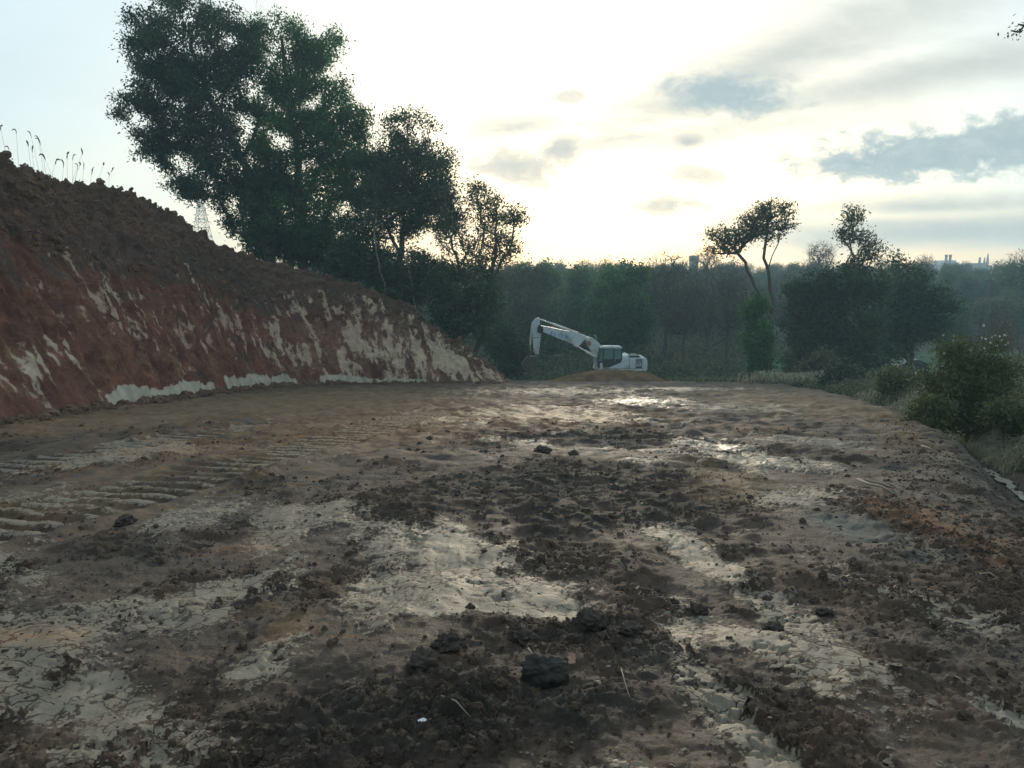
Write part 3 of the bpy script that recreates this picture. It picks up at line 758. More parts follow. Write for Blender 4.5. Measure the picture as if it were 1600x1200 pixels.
def tree(name, label, cat, Y, base, lobes, tips=200, leaves=12000, leaf=0.16, spread=0.45, trunk_r=0.22, bark=None, foliage=None, seed=1, group=None,
         trunks=None, twigs=0, depth=0.8, tip_r=0.012, wob=0.14, zbase=None, seg=0.7, shell=0.55, part='crown', flat=0.0, twig_len=0.8, rise=0.05):
    """base and lobes are given as seen in the photo and set at their own distance Y, with real depth"""
    rng = np.random.default_rng(seed)
    k = Y / F
    B = P(base[0], base[1], Y)
    if zbase is not None: B.z = zbase
    Bn = np.array(B)
    L3 = []
    for lb in lobes:
        px, py, rx, ry = lb[:4]; off = lb[4] if len(lb) > 4 else 0.0
        c = np.array(P(px, py, Y)) - Bn; c[1] += off + rng.uniform(-.3, .3) * rx * k * depth
        L3.append((c, np.array([rx * k, max(0.35, 0.5 * (rx + ry)) * k * depth, ry * k])))
    root = empty(name, B); tag(root, label, cat, group)
    tr = []
    for line in (trunks or [[base, (lobes[0][0], lobes[0][1])]]):
        pts = []
        for i, p in enumerate(line):
            q = np.array(P(p[0], p[1], Y)) - Bn
            if i == 0 and tuple(p) == tuple(base): q = np.array([0, 0, -0.4])
            if len(p) > 2: q[1] += p[2]
            pts.append(q)
        tr.append(pts)
    T = in_lobes(L3, tips, rng, shell)
    pos, par, tid = grow(tr, T, rng, seg, wob, rise)
    n = len(pos); cnt = np.zeros(n)
    cnt[tid] += 1
    for i in range(n - 1, 0, -1):
        if par[i] >= 0: cnt[par[i]] += cnt[i]
    n0 = first_len(tr, seg)
    rad = tip_r + (trunk_r - tip_r) * np.power(np.maximum(cnt, 0.4) / max(1, cnt.max()), 0.52)
    rad[n0:] = np.minimum(rad[n0:], trunk_r * 0.5); rad[:n0] = np.maximum(rad[:n0], trunk_r * (1.0 - 0.72 * np.arange(n0) / max(1, n0)))
    e = np.where(par >= 0)[0]
    A, Bq = pos[par[e]], pos[e]; ra = np.minimum(rad[par[e]], rad[e] * 1.35 + 0.003); rb = rad[e]
    thick = rb > trunk_r * 0.25
    parts = []
    for msk, sd in ((thick, 7), (~thick, 3)):
        if msk.any(): parts.append(tubes(A[msk], Bq[msk], ra[msk], rb[msk], sd))
    if twigs:
        # fine spray of bare twigs at every tip
        src = pos[np.repeat(tid, twigs)]; dr = src - pos[par[np.repeat(tid, twigs)]]
        dr = dr / np.maximum(np.linalg.norm(dr, axis=1, keepdims=True), 1e-6)
        dr = dr + rng.normal(size=dr.shape) * 0.55 + np.array([0, 0, 0.25])
        dr /= np.linalg.norm(dr, axis=1, keepdims=True)
        ln = rng.uniform(0.4, 1.2, len(src))[:, None] * twig_len
        st = src - dr * 0.0
        w = np.full(len(src), tip_r * 0.75)
        parts.append(tubes(st, st + dr * ln, w, w * 0.4, 3))
        mid = st + dr * ln * 0.55; d2 = dr + rng.normal(size=dr.shape) * 0.6; d2 /= np.linalg.norm(d2, axis=1, keepdims=True)
        parts.append(tubes(mid, mid + d2 * ln * 0.5, w * 0.7, w * 0.4, 3))
    V = []; Fc = []; o = 0
    for v, f in parts: V.append(v); Fc.append(f + o); o += len(v)
    link_mesh("trunk", np_mesh("trunk", np.concatenate(V), np.concatenate(Fc)), bark or M_BARK, root)
    if leaves:
        near = np.concatenate([tid, par[tid], tid])
        own = rng.choice(near, leaves)
        off = rng.normal(size=(leaves, 3)) * spread * np.array([1, 1, 0.75])
        lp = pos[own] + off
        v, f = leaf_quads(lp, leaf, rng, flat)
        me = np_mesh("leaves", v, f, smooth=False)
        clump = rng.uniform(0, 1, n)[own] * 0.72 + rng.uniform(0, 1, leaves) * 0.28
        set_attr(me, 'tone', np.repeat(clump, 4))
        link_mesh(part, me, foliage or M_OAK, root)
    return root

# --- the group on top of the cut bank, left
def on_bank(px, Y, guess):
    p = P(px, guess, Y); return bank_z(p.x, p.y)
big_oak = tree('evergreen_oak', 'tall broad dark evergreen oak on the bank, farthest left with a branch reaching left', 'tree', 63, (425, 400),
     [(292, 75, 82, 78), (255, 140, 62, 60), (330, 165, 75, 85), (232, 232, 30, 24), (335, 265, 68, 50), (200, 165, 36, 22), (300, 298, 34, 26), (372, 60, 40, 60), (270, 210, 50, 50), (380, 320, 36, 50), (225, 90, 25, 40), (415, 350, 40, 50), (395, 270, 45, 50)],
     tips=400, leaves=92000, leaf=0.125, spread=0.42, trunk_r=0.42, seed=11, zbase=on_bank(425, 63, 400),
     trunks=[[(425, 400), (405, 320), (370, 230), (320, 140), (300, 60)], [(405, 320), (330, 265), (250, 210)], [(370, 230), (260, 160), (205, 160)]], twigs=1, twig_len=1.0)
tree('ivy_clad_oak', 'tall ivy green oak on the bank leaning on the biggest dark tree', 'tree', 64.5, (475, 415),
     [(440, 85, 62, 62), (485, 150, 72, 70), (525, 225, 50, 62), (440, 200, 70, 75), (460, 290, 80, 62), (525, 310, 48, 55), (552, 180, 24, 34), (440, 350, 58, 56), (500, 370, 54, 48), (425, 290, 40, 60), (545, 260, 36, 60), (505, 75, 30, 30)],
     tips=420, leaves=92000, leaf=0.125, spread=0.42, trunk_r=0.40, seed=12, foliage=M_IVY, zbase=on_bank(475, 64.5, 415),
     trunks=[[(475, 415), (470, 330), (465, 240), (450, 130), (440, 60)], [(470, 330), (510, 240), (545, 175)]], twigs=2, twig_len=2.2)
tree('evergreen_oak', 'dark green pointed tree with bare whips above its top, right of the ivy green oak', 'tree', 63, (615, 455),
     [(636, 206, 38, 38), (620, 260, 56, 46), (672, 262, 38, 48), (692, 320, 32, 40), (598, 325, 50, 52), (645, 325, 44, 44), (578, 280, 34, 60)],
     tips=300, leaves=44000, leaf=0.125, spread=0.42, trunk_r=0.26, seed=13, zbase=on_bank(615, 63, 455),
     trunks=[[(615, 455), (628, 370), (632, 280), (637, 215)], [(637, 215), (640, 180), (641, 150)], [(637, 215), (652, 178), (658, 165)], [(632, 230), (612, 200), (600, 172)], [(628, 370), (665, 310), (690, 300)], [(622, 400), (590, 330), (575, 270)]], twigs=1, twig_len=1.6)
tree('thin_oak', 'half bare sparse olive tree leaning over the low end of the bank', 'tree', 61.5, (738, 552),
     [(772, 328, 42, 24), (740, 300, 26, 14), (806, 336, 18, 20), (760, 372, 45, 36), (700, 355, 32, 40), (785, 388, 26, 26), (730, 410, 40, 30), (690, 300, 24, 20)],
     tips=260, leaves=8200, leaf=0.13, spread=0.36, trunk_r=0.22, seed=14, foliage=M_OLIVE, zbase=on_bank(738, 61.5, 552),
     trunks=[[(738, 552), (752, 490), (768, 440), (775, 380), (775, 330)], [(752, 490), (722, 430), (705, 370)], [(768, 440), (800, 380)]], twigs=2, twig_len=0.9)
for i, (px, py, Y, lb, lab) in enumerate([
        (560, 440, 62.5, [(555, 395, 42, 36), (590, 415, 36, 32), (540, 425, 40, 25)], 'low dark evergreen bush under the tall oaks on the bank crest'),
        (650, 478, 61.5, [(645, 425, 44, 36), (680, 440, 40, 40), (640, 458, 44, 24), (610, 440, 30, 30)], 'dark bush below the pointed tree on the bank crest'),
        (715, 530, 61, [(712, 470, 36, 44), (745, 500, 30, 36), (700, 510, 36, 26), (760, 460, 22, 40)], 'dark bush round the foot of the leaning sparse tree'),
        (790, 585, 74, [(790, 545, 28, 36), (812, 560, 22, 26), (775, 520, 22, 30)], 'dark bush at the end of the cut bank beside the excavator bucket'),
        (410, 402, 65.5, [(415, 375, 40, 28), (470, 385, 46, 30), (520, 400, 40, 26)], 'dark bush at the foot of the biggest oak')]):
    tree('bush', lab, 'bush', Y, (px, py), lb, tips=130, leaves=10500, leaf=0.15, spread=0.40, trunk_r=0.08, seed=20 + i, zbase=on_bank(px, Y, py) if px < 780 else None, seg=0.5, group='bushes under the trees on the bank')
for i, (base, line, lobes, lab) in enumerate([
        ((605, 452), [[(605, 452), (592, 410), (585, 370), (588, 340)]], [(588, 350, 12, 26), (580, 330, 14, 18)], 'pale bare sapling left of two in front of the dark bushes'),
        ((655, 478), [[(655, 478), (640, 430), (636, 390)], [(650, 455), (670, 425), (690, 405)]], [(640, 400, 14, 26), (688, 402, 14, 14)], 'pale bare forked sapling in front of the dark bushes'),
        ((715, 540), [[(715, 540), (690, 500), (668, 462)]], [(670, 460, 12, 16)], 'pale bare leaning stem near the end of the bank')]):
    tree('bare_sapling', lab, 'tree', 60.6, base, lobes, tips=16, leaves=0, trunk_r=0.055, bark=M_BARK_PALE, seed=40 + i, zbase=on_bank(base[0], 60.6, base[1]), trunks=line, twigs=2, tip_r=0.012, seg=0.5, group='bare saplings on the bank')

# --- beyond the far edge of the mud, centre
FL = lambda Y: float(np.interp(Y, PLY, PLZ))
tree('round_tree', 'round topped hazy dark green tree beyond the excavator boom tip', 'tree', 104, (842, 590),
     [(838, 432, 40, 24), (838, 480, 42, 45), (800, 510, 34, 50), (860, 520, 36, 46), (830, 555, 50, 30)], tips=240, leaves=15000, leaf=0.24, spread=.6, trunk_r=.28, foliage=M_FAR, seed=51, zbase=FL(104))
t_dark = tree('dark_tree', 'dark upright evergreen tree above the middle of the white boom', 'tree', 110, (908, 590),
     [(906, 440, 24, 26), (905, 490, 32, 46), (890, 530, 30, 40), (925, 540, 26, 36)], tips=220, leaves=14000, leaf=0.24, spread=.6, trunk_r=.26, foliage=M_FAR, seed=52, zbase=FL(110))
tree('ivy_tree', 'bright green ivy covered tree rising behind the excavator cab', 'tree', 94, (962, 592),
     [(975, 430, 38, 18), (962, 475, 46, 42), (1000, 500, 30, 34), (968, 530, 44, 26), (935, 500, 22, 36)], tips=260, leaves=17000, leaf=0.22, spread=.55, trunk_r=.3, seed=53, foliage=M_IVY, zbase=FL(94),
     trunks=[[(962, 592), (960, 540), (965, 480), (975, 430)], [(960, 555), (990, 525), (1005, 505)]])
t_bare = tree('bare_tree', 'bare branched tree with an ivy dark trunk right of the excavator', 'tree', 98, (1034, 594),
     [(1045, 425, 42, 30), (1045, 460, 50, 36), (1020, 470, 26, 24)], tips=420, leaves=600, leaf=.2, spread=.4, trunk_r=.34, bark=M_BARK, seed=54, zbase=FL(98),
     trunks=[[(1034, 594), (1040, 530), (1046, 480), (1046, 430)], [(1042, 510), (1015, 470)], [(1044, 495), (1075, 450)]], twigs=4, twig_len=1.3, tip_r=.016)
tree('bare_tree', 'dark bare tree with drooping side branches, second right of the excavator', 'tree', 102, (1104, 592),
     [(1112, 450, 34, 36), (1115, 490, 40, 40), (1085, 480, 20, 30)], tips=340, leaves=300, leaf=.2, spread=.4, trunk_r=.36, bark=M_BARK, seed=55, zbase=FL(102),
     trunks=[[(1104, 592), (1106, 530), (1110, 480), (1114, 430)], [(1107, 550), (1135, 525), (1150, 515)]], twigs=3, twig_len=1.1, tip_r=.02)
t_mid = tree('leafy_tree', 'grey green tree filling the gap under the boom', 'tree', 118, (870, 590),
     [(870, 470, 36, 26), (865, 510, 40, 40), (880, 550, 40, 36)], tips=200, leaves=13000, leaf=.26, spread=.65, trunk_r=.26, seed=56, foliage=M_OLIVE, zbase=FL(118))
def copy_thing(o, loc, rz, sc, label):
    c = o.copy(); COL.objects.link(c); c.location = loc; c.rotation_euler = (0, 0, rz); c.scale = (sc, sc, sc); c['label'] = label
    for ch in o.children:
        d = ch.copy(); COL.objects.link(d); d.parent = c
    return c
# bare and leafy copies that break the skyline
far_spots = [(t_bare, 1066, 88, .80, 'slender bare tree between the excavator and the bare trees behind it'), (t_bare, 1140, 92, .86, 'bare tree close behind the far rim, left of the ivy column'), (t_bare, 812, 92, .92, 'bare tree beyond the excavator bucket'),
             (t_bare, 1006, 150, .80, 'bare tree on the skyline just right of the ivy green tree'), (t_bare, 1098, 160, 1.02, 'bare tree on the skyline beside the distant tower'),
             (t_bare, 1272, 165, 1.12, 'round bare tree on the skyline between the two tall sparse trees'), (t_bare, 945, 170, .86, 'bare tree on the skyline above the excavator cab'),
             (t_bare, 1150, 170, .85, 'bare tree on the skyline left of the tallest sparse tree'), (t_bare, 1440, 175, .9, 'bare tree on the skyline above the dense evergreens'),
             (t_bare, 1590, 150, 1.02, 'bare twiggy tree on the skyline at the right edge'), (t_dark, 1030, 140, .9, 'dark tree low on the wooded slope behind the bare trees'),
             (t_mid, 1075, 135, .95, 'grey green tree between the two bare trees'), (t_mid, 1150, 120, .9, 'grey green tree left of the ivy clad trunk'),
             (t_dark, 1500, 105, .62, 'small dark tree standing in the meadow right of the dense evergreens'), (t_mid, 1560, 125, .8, 'hazy tree behind the white flecked bush'), (t_dark, 775, 125, 1.0, 'dark tree behind the end of the cut bank')]
for i, (src, px, Y, sc, lab) in enumerate(far_spots):
    p = P(px, 500, Y); copy_thing(src, (p.x, Y, FL(Y) - .2), 1.3 * i + .4, sc, lab)

# --- right of the mud
right_tall = tree('sparse_tree', 'tallest sparse tree on the right, forked with a leafy left limb', 'tree', 62, (1196, 606),
     [(1208, 328, 34, 16), (1180, 342, 26, 16), (1228, 346, 18, 16), (1165, 360, 24, 18), (1128, 368, 24, 15), (1200, 360, 28, 16), (1114, 392, 10, 8), (1145, 385, 22, 12)],
     tips=330, leaves=5200, leaf=0.12, spread=0.30, trunk_r=0.25, seed=61, foliage=M_OLIVE, zbase=-7.6,
     trunks=[[(1196, 606), (1204, 540), (1208, 470), (1200, 420), (1196, 380), (1205, 325)], [(1206, 490), (1180, 450), (1165, 410), (1140, 380)], [(1201, 425), (1216, 380), (1226, 345)]], twigs=1, twig_len=.6)
tree('ivy_shrub', 'bright green ivy column round a trunk on the far edge of the mud', 'shrub', 61, (1186, 606),
     [(1182, 485, 17, 24), (1184, 530, 18, 34), (1188, 570, 16, 24)], tips=150, leaves=8000, leaf=.15, spread=.34, trunk_r=.16, seed=62, foliage=M_IVY, zbase=-7.5, seg=.5,
     trunks=[[(1186, 606), (1184, 540), (1182, 480)]])
tree('sparse_tree', 'slim sparse tree standing out of the dense evergreens on the right', 'tree', 66, (1302, 606),
     [(1334, 336, 17, 14), (1326, 362, 14, 22), (1348, 372, 16, 14), (1366, 386, 18, 12), (1352, 398, 24, 10)],
     tips=200, leaves=2600, leaf=0.12, spread=0.28, trunk_r=0.13, seed=63, foliage=M_OLIVE, zbase=-8.0,
     trunks=[[(1302, 606), (1306, 520), (1318, 440), (1328, 380), (1332, 330)], [(1322, 420), (1350, 385), (1366, 380)]], twigs=1, twig_len=.6)
for i, (px, Y, lb, fol, lab) in enumerate([
        (1272, 68, [(1272, 450, 40, 30), (1262, 510, 36, 50), (1290, 500, 34, 50), (1258, 565, 32, 30), (1246, 462, 18, 24)], M_OAK, 'dense dark evergreen beside the tallest sparse tree, leftmost of three'),
        (1340, 66, [(1340, 440, 46, 30), (1335, 500, 48, 50), (1350, 555, 52, 40), (1300, 550, 36, 40)], M_OAK, 'dense dark evergreen in the middle of the three on the right'),
        (1425, 72, [(1420, 435, 44, 24), (1440, 475, 42, 36), (1400, 490, 46, 50), (1455, 510, 28, 26), (1395, 530, 40, 26), (1395, 405, 14, 12)], M_OAK, 'dense dark evergreen spreading right over the dark car')]):
    tree('evergreen_tree', lab, 'tree', Y, (px, 610), lb, tips=190, leaves=21000, leaf=.15, spread=.42, trunk_r=.24, seed=70 + i, shell=.85, foliage=fol, zbase=float(H(P(px, 600, Y).x, Y)), group='dense evergreens right of the mud')
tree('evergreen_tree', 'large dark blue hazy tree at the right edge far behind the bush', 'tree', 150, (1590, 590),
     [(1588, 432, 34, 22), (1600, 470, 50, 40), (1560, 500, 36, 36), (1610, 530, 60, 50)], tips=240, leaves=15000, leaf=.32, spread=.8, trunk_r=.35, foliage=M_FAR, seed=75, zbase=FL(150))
tree('bare_tree', 'thin bare forked trees standing behind the white flecked bush at the right edge', 'tree', 40, (1578, 640),
     [(1572, 520, 22, 30), (1590, 560, 20, 34)], tips=90, leaves=0, trunk_r=.10, bark=M_TWIG, seed=76, zbase=float(H(P(1578, 640, 40).x, 40)),
     trunks=[[(1578, 640), (1574, 570), (1576, 510)], [(1576, 600), (1592, 560), (1598, 530)]], twigs=3, twig_len=.6, seg=.5)
M_DOWN = simple_mat("seed_down", (0.55, 0.56, 0.52), 0.9, vary=0.15)
def lump_mesh(name, sub, seed, rough=0.25, freq=1.6, r=1.0):
    bm = bmesh.new(); bmesh.ops.create_icosphere(bm, subdivisions=sub, radius=1.0)
    from mathutils import noise as mn
    off = Vector((seed * 7.3, seed * 3.1, seed * 1.7))
    for v in bm.verts:
        d = mn.fractal(v.co * freq + off, 0.9, 2.1, 4) + 0.5 * mn.noise(v.co * freq * 0.6 + off)
        v.co *= r * (1 + rough * d)
    me = bpy.data.meshes.new(name); bm.to_mesh(me); bm.free()
    for p in me.polygons: p.use_smooth = True
    return me
HEAD = lump_mesh("seed_head", 2, 3, 0.7, 3.5, 0.028); HEAD.materials.append(M_DOWN)
def flecked_bush():
    g = P(1512, 668, 22); zb = float(H(g.x, 22))
    r = tree('flecked_bush', 'green bush with white fluffy seed heads on its top, beside the ditch', 'bush', 22, (1512, 668),
         [(1525, 556, 44, 26), (1500, 590, 46, 36), (1545, 600, 36, 46), (1480, 625, 40, 34), (1530, 640, 54, 34), (1455, 605, 24, 26), (1500, 655, 60, 22), (1560, 655, 44, 24), (1474, 548, 9, 14), (1562, 538, 12, 12), (1440, 582, 14, 10), (1586, 578, 10, 18), (1502, 540, 8, 12)],
         tips=360, leaves=26000, leaf=.045, spread=.19, trunk_r=.045, seed=80, foliage=M_BUSH, zbase=zb, seg=.28, tip_r=.004)
    rng = np.random.default_rng(81); k = 22 / F
    spots = [(1555, 524), (1562, 526), (1570, 524), (1540, 530), (1565, 532), (1548, 536), (1575, 536), (1557, 541), (1538, 545), (1474, 524), (1510, 540), (1516, 548), (1475, 552), (1571, 539), (1550, 527), (1534, 528), (1500, 536), (1472, 572), (1490, 560), (1537, 509)]
    for (px, py) in spots:
        c = np.array(P(px, py, 22 - rng.uniform(.1, .6))) - np.array(r.location)
        o = link_mesh("seed_head", HEAD, None, r); o.location = c; s = rng.uniform(.7, 1.3); o.scale = (s * 1.25, s, s * .8); o.rotation_euler = tuple(rng.uniform(0, 6, 3))
flecked_bush()
for i, (px, py, Y, lb, fol, lab) in enumerate([
        (1322, 622, 50, [(1320, 592, 34, 22), (1345, 600, 24, 16)], M_OAK, 'low dark bush on the right rim of the mud below the evergreens'),
        (1290, 606, 57, [(1285, 575, 26, 26), (1262, 585, 18, 18)], M_OLIVE, 'grey green bush behind the dry brambles on the right rim'),
        (1402, 618, 38, [(1402, 596, 12, 12), (1412, 604, 12, 8)], M_BUSH, 'small leafy weed beside the leaning cut log'),
        (1462, 668, 20, [(1462, 640, 26, 20), (1440, 655, 18, 14)], M_BUSH, 'low bramble bush left of the white flecked bush'),
        (1575, 665, 19, [(1570, 645, 36, 22), (1600, 660, 36, 24)], M_BUSH, 'low bramble bush at the right edge in front of the white flecked bush')]):
    g = P(px, py, Y)
    near = Y < 30
    tree('bush', lab, 'bush', Y, (px, py), lb, tips=110, leaves=6000 if not near else 5000, leaf=.13 if not near else .045, spread=.32 if not near else .13, trunk_r=.05 if not near else .02,
         seed=90 + i, foliage=fol, zbase=float(H(g.x, Y)), seg=.4 if not near else .2, tip_r=.008 if not near else .003)
# a tree outside the frame on the right, one limb hanging into the picture
tree('overhanging_tree', 'leafy twig of a tree hanging into the top right corner', 'tree', 15, (1860, 900),
     [(1590, 44, 20, 14), (1620, 20, 30, 24), (1597, 2, 10, 6), (1660, 60, 40, 40), (1700, -20, 70, 50), (1800, -80, 90, 70), (1880, 0, 90, 80)],
     tips=150, leaves=2600, leaf=.035, spread=.10, trunk_r=.14, seed=95, foliage=M_OLIVE, zbase=float(H(P(1860, 900, 15).x, 15)), trunks=[[(1860, 900), (1850, 500), (1830, 150), (1800, -60)], [(1830, 150), (1700, 40), (1600, 40)]], seg=.3, tip_r=.004)

# ------------------------------------------------------------------ woods on the far slope: one mass
def wood():
    rng = np.random.default_rng(5)
    N = 1900
    y = 128 + 300 * rng.uniform(0, 1, N) ** 1.3; x = rng.uniform(-0.62, 0.80, N) * y * 1.15
    keep = ~((y < 150) & (rng.uniform(size=N) < .35)); x = x[keep]; y = y[keep]
    z = H(x, y) - .3 - np.interp(y, [150, 300], [0, 1.2])
    me = np_mesh("far_wood", np.stack([x, y, z], 1), np.zeros((0, 3), int))
    n = len(x)
    pick = rng.integers(0, 5, n)
    a = me.attributes.new('pick', 'INT', 'POINT'); a.data.foreach_set('value', pick.astype(np.int32))
    hgt = np.where(pick >= 2, rng.uniform(.42, .84, n), rng.uniform(.32, .74, n)) * np.interp(y, [128, 200, 430], [.85, 1.0, 1.0])
    set_attr(me, 'size', hgt); set_attr(me, 'turn', rng.uniform(0, 6.28, n))
    o = tag(link_mesh("far_wood", me), kind='stuff')
    o.data.materials.append(M_OAK)
    ng = bpy.data.node_groups.new("far_wood", 'GeometryNodeTree')
    ng.interface.new_socket("Geometry", in_out='INPUT', socket_type='NodeSocketGeometry')
    ng.interface.new_socket("Geometry", in_out='OUTPUT', socket_type='NodeSocketGeometry')
    nn = ng.nodes; L = ng.links
    gi = nn.new('NodeGroupInput'); go = nn.new('NodeGroupOutput')
    m2p = nn.new('GeometryNodeMeshToPoints'); L.new(gi.outputs[0], m2p.inputs[0])
    pool = nn.new('GeometryNodeJoinGeometry')
    def named(nm, typ):
        q = nn.new('GeometryNodeInputNamedAttribute'); q.data_type = typ; q.inputs['Name'].default_value = nm; return q.outputs['Attribute']
    # Geometry to Instance keeps link order reversed; order does not matter, the pick is random
    for src in (t_dark, t_mid, t_bare, t_bare, t_bare):
        j = nn.new('GeometryNodeJoinGeometry')
        for ch in src.children:
            oi = nn.new('GeometryNodeObjectInfo'); oi.inputs['Object'].default_value = ch; oi.transform_space = 'ORIGINAL'
            L.new(oi.outputs['Geometry'], j.inputs[0])
        gi2 = nn.new('GeometryNodeGeometryToInstance'); L.new(j.outputs[0], gi2.inputs[0])
        src_sock = gi2.outputs[0]
        L.new(src_sock, pool.inputs[0])
    iop = nn.new('GeometryNodeInstanceOnPoints')
    L.new(m2p.outputs[0], iop.inputs['Points']); L.new(pool.outputs[0], iop.inputs['Instance'])
    iop.inputs['Pick Instance'].default_value = True
    L.new(named('pick', 'INT'), iop.inputs['Instance Index'])
    cx = nn.new('ShaderNodeCombineXYZ'); L.new(named('turn', 'FLOAT'), cx.inputs[2])
    e2r = nn.new('FunctionNodeEulerToRotation'); L.new(cx.outputs[0], e2r.inputs[0]); L.new(e2r.outputs[0], iop.inputs['Rotation'])
    cs = nn.new('ShaderNodeCombineXYZ'); sz = named('size', 'FLOAT')
    for i in range(3): L.new(sz, cs.inputs[i])
    L.new(cs.outputs[0], iop.inputs['Scale'])
    L.new(iop.outputs[0], go.inputs[0])
    md = o.modifiers.new("far_wood", 'NODES'); md.node_group = ng
wood()
# ------------------------------------------------------------------ excavator
M_WHITE = simple_mat("white_paint", (0.56, 0.66, 0.70), 0.42, vary=0.06, scale=1.6, dirt=(0.28, 0.23, 0.17), dirt_amt=0.6)
M_CREAM = simple_mat("cylinder_paint", (0.70, 0.68, 0.60), 0.45, vary=0.08, scale=2.0, dirt=(0.3, 0.26, 0.2), dirt_amt=0.4)
M_BLACK = simple_mat("dark_trim", (0.025, 0.032, 0.036), 0.5, vary=0.2, scale=3)
M_STEEL = simple_mat("chrome_rod", (0.62, 0.60, 0.55), 0.28, 0.9, vary=0.05)
M_MUDDY = simple_mat("muddy_steel", (0.095, 0.075, 0.058), 0.8, 0.2, vary=0.4, scale=4, dirt=(0.16, 0.12, 0.085), dirt_amt=0.7, bump=0.4)
M_RUST = simple_mat("rusty_pin", (0.30, 0.17, 0.10), 0.7, 0.2, vary=0.3, scale=6)
M_BLUE = simple_mat("blue_lettering", (0.12, 0.30, 0.52), 0.5, vary=0.1)
M_GREY = simple_mat("grey_decal", (0.10, 0.125, 0.14), 0.5, vary=0.15)
M_PALE = simple_mat("pale_decal", (0.42, 0.50, 0.52), 0.5, vary=0.1)
def glass_mat():
    m, t, b, out = new_mat("sky_tinted_glass")
    b.inputs['Base Color'].default_value = (0.16, 0.30, 0.30, 1); b.inputs['Roughness'].default_value = 0.08; b.inputs['Specular IOR Level'].default_value = 0.9  # teal base colour paints in the sky reflected by the cab panes
    tr = t.node('ShaderNodeBsdfTransparent'); tr.inputs[0].default_value = (0.75, 0.92, 0.9, 1)
    mx = t.node('ShaderNodeMixShader'); mx.inputs[0].default_value = 0.62
    t.l.new(tr.outputs[0], mx.inputs[1]); t.l.new(b.outputs[0], mx.inputs[2]); t.l.new(mx.outputs[0], out.inputs['Surface'])
    return m
M_GLASS = glass_mat()

def mesh_from_bm(name, bm, mat, parent=None, smooth=False):
    bmesh.ops.recalc_face_normals(bm, faces=bm.faces[:])
    me = bpy.data.meshes.new(name); bm.to_mesh(me); bm.free()
    if smooth:
        for p in me.polygons: p.use_smooth = True
    return link_mesh(name, me, mat, parent)
def add_prism(bm, prof, y0, y1):
    a = [bm.verts.new((x, y0, z)) for x, z in prof]; b = [bm.verts.new((x, y1, z)) for x, z in prof]
    n = len(prof)
    fs = [bm.faces.new(a), bm.faces.new(b[::-1])]
    for i in range(n): fs.append(bm.faces.new((a[i], b[i], b[(i + 1) % n], a[(i + 1) % n])))
    return a + b
def prism(name, prof, y0, y1, mat, parent, bevel=0.0, seg=2):
    bm = bmesh.new(); add_prism(bm, prof, y0, y1)
    if bevel > 0: bmesh.ops.bevel(bm, geom=bm.edges[:], offset=bevel, segments=seg, affect='EDGES', clamp_overlap=True)
    return mesh_from_bm(name, bm, mat, parent)
def rod(name, a, b, r, mat, parent, sides=14, r2=None):
    V, Fc = tubes(np.array([a], float), np.array([b], float), np.array([r]), np.array([r if r2 is None else r2]), sides)
    bm = bmesh.new(); vs = [bm.verts.new(v) for v in V]
    for f in Fc: bm.faces.new([vs[i] for i in f])
    bm.faces.new(vs[:sides]); bm.faces.new(vs[sides:][::-1])
    return mesh_from_bm(name, bm, mat, parent)
def pipe(name, pts, r, mat, parent, sides=8):
    """one continuous bent tube"""
    pts = [Vector(p) for p in pts]; bm = bmesh.new(); rings = []
    for i, p in enumerate(pts):
        d = (pts[min(i + 1, len(pts) - 1)] - pts[max(i - 1, 0)]).normalized()
        a = d.cross(Vector((0, 0, 1)) if abs(d.z) < .9 else Vector((1, 0, 0))).normalized(); b = d.cross(a)
        rr = r[i] if isinstance(r, (list, tuple)) else r
        rings.append([bm.verts.new(p + (a * math.cos(2 * math.pi * k / sides) + b * math.sin(2 * math.pi * k / sides)) * rr) for k in range(sides)])
    for i in range(len(rings) - 1):
        for k in range(sides): bm.faces.new((rings[i][k], rings[i][(k + 1) % sides], rings[i + 1][(k + 1) % sides], rings[i + 1][k]))
    bm.faces.new(rings[0]); bm.faces.new(rings[-1][::-1])
    return mesh_from_bm(name, bm, mat, parent, True)

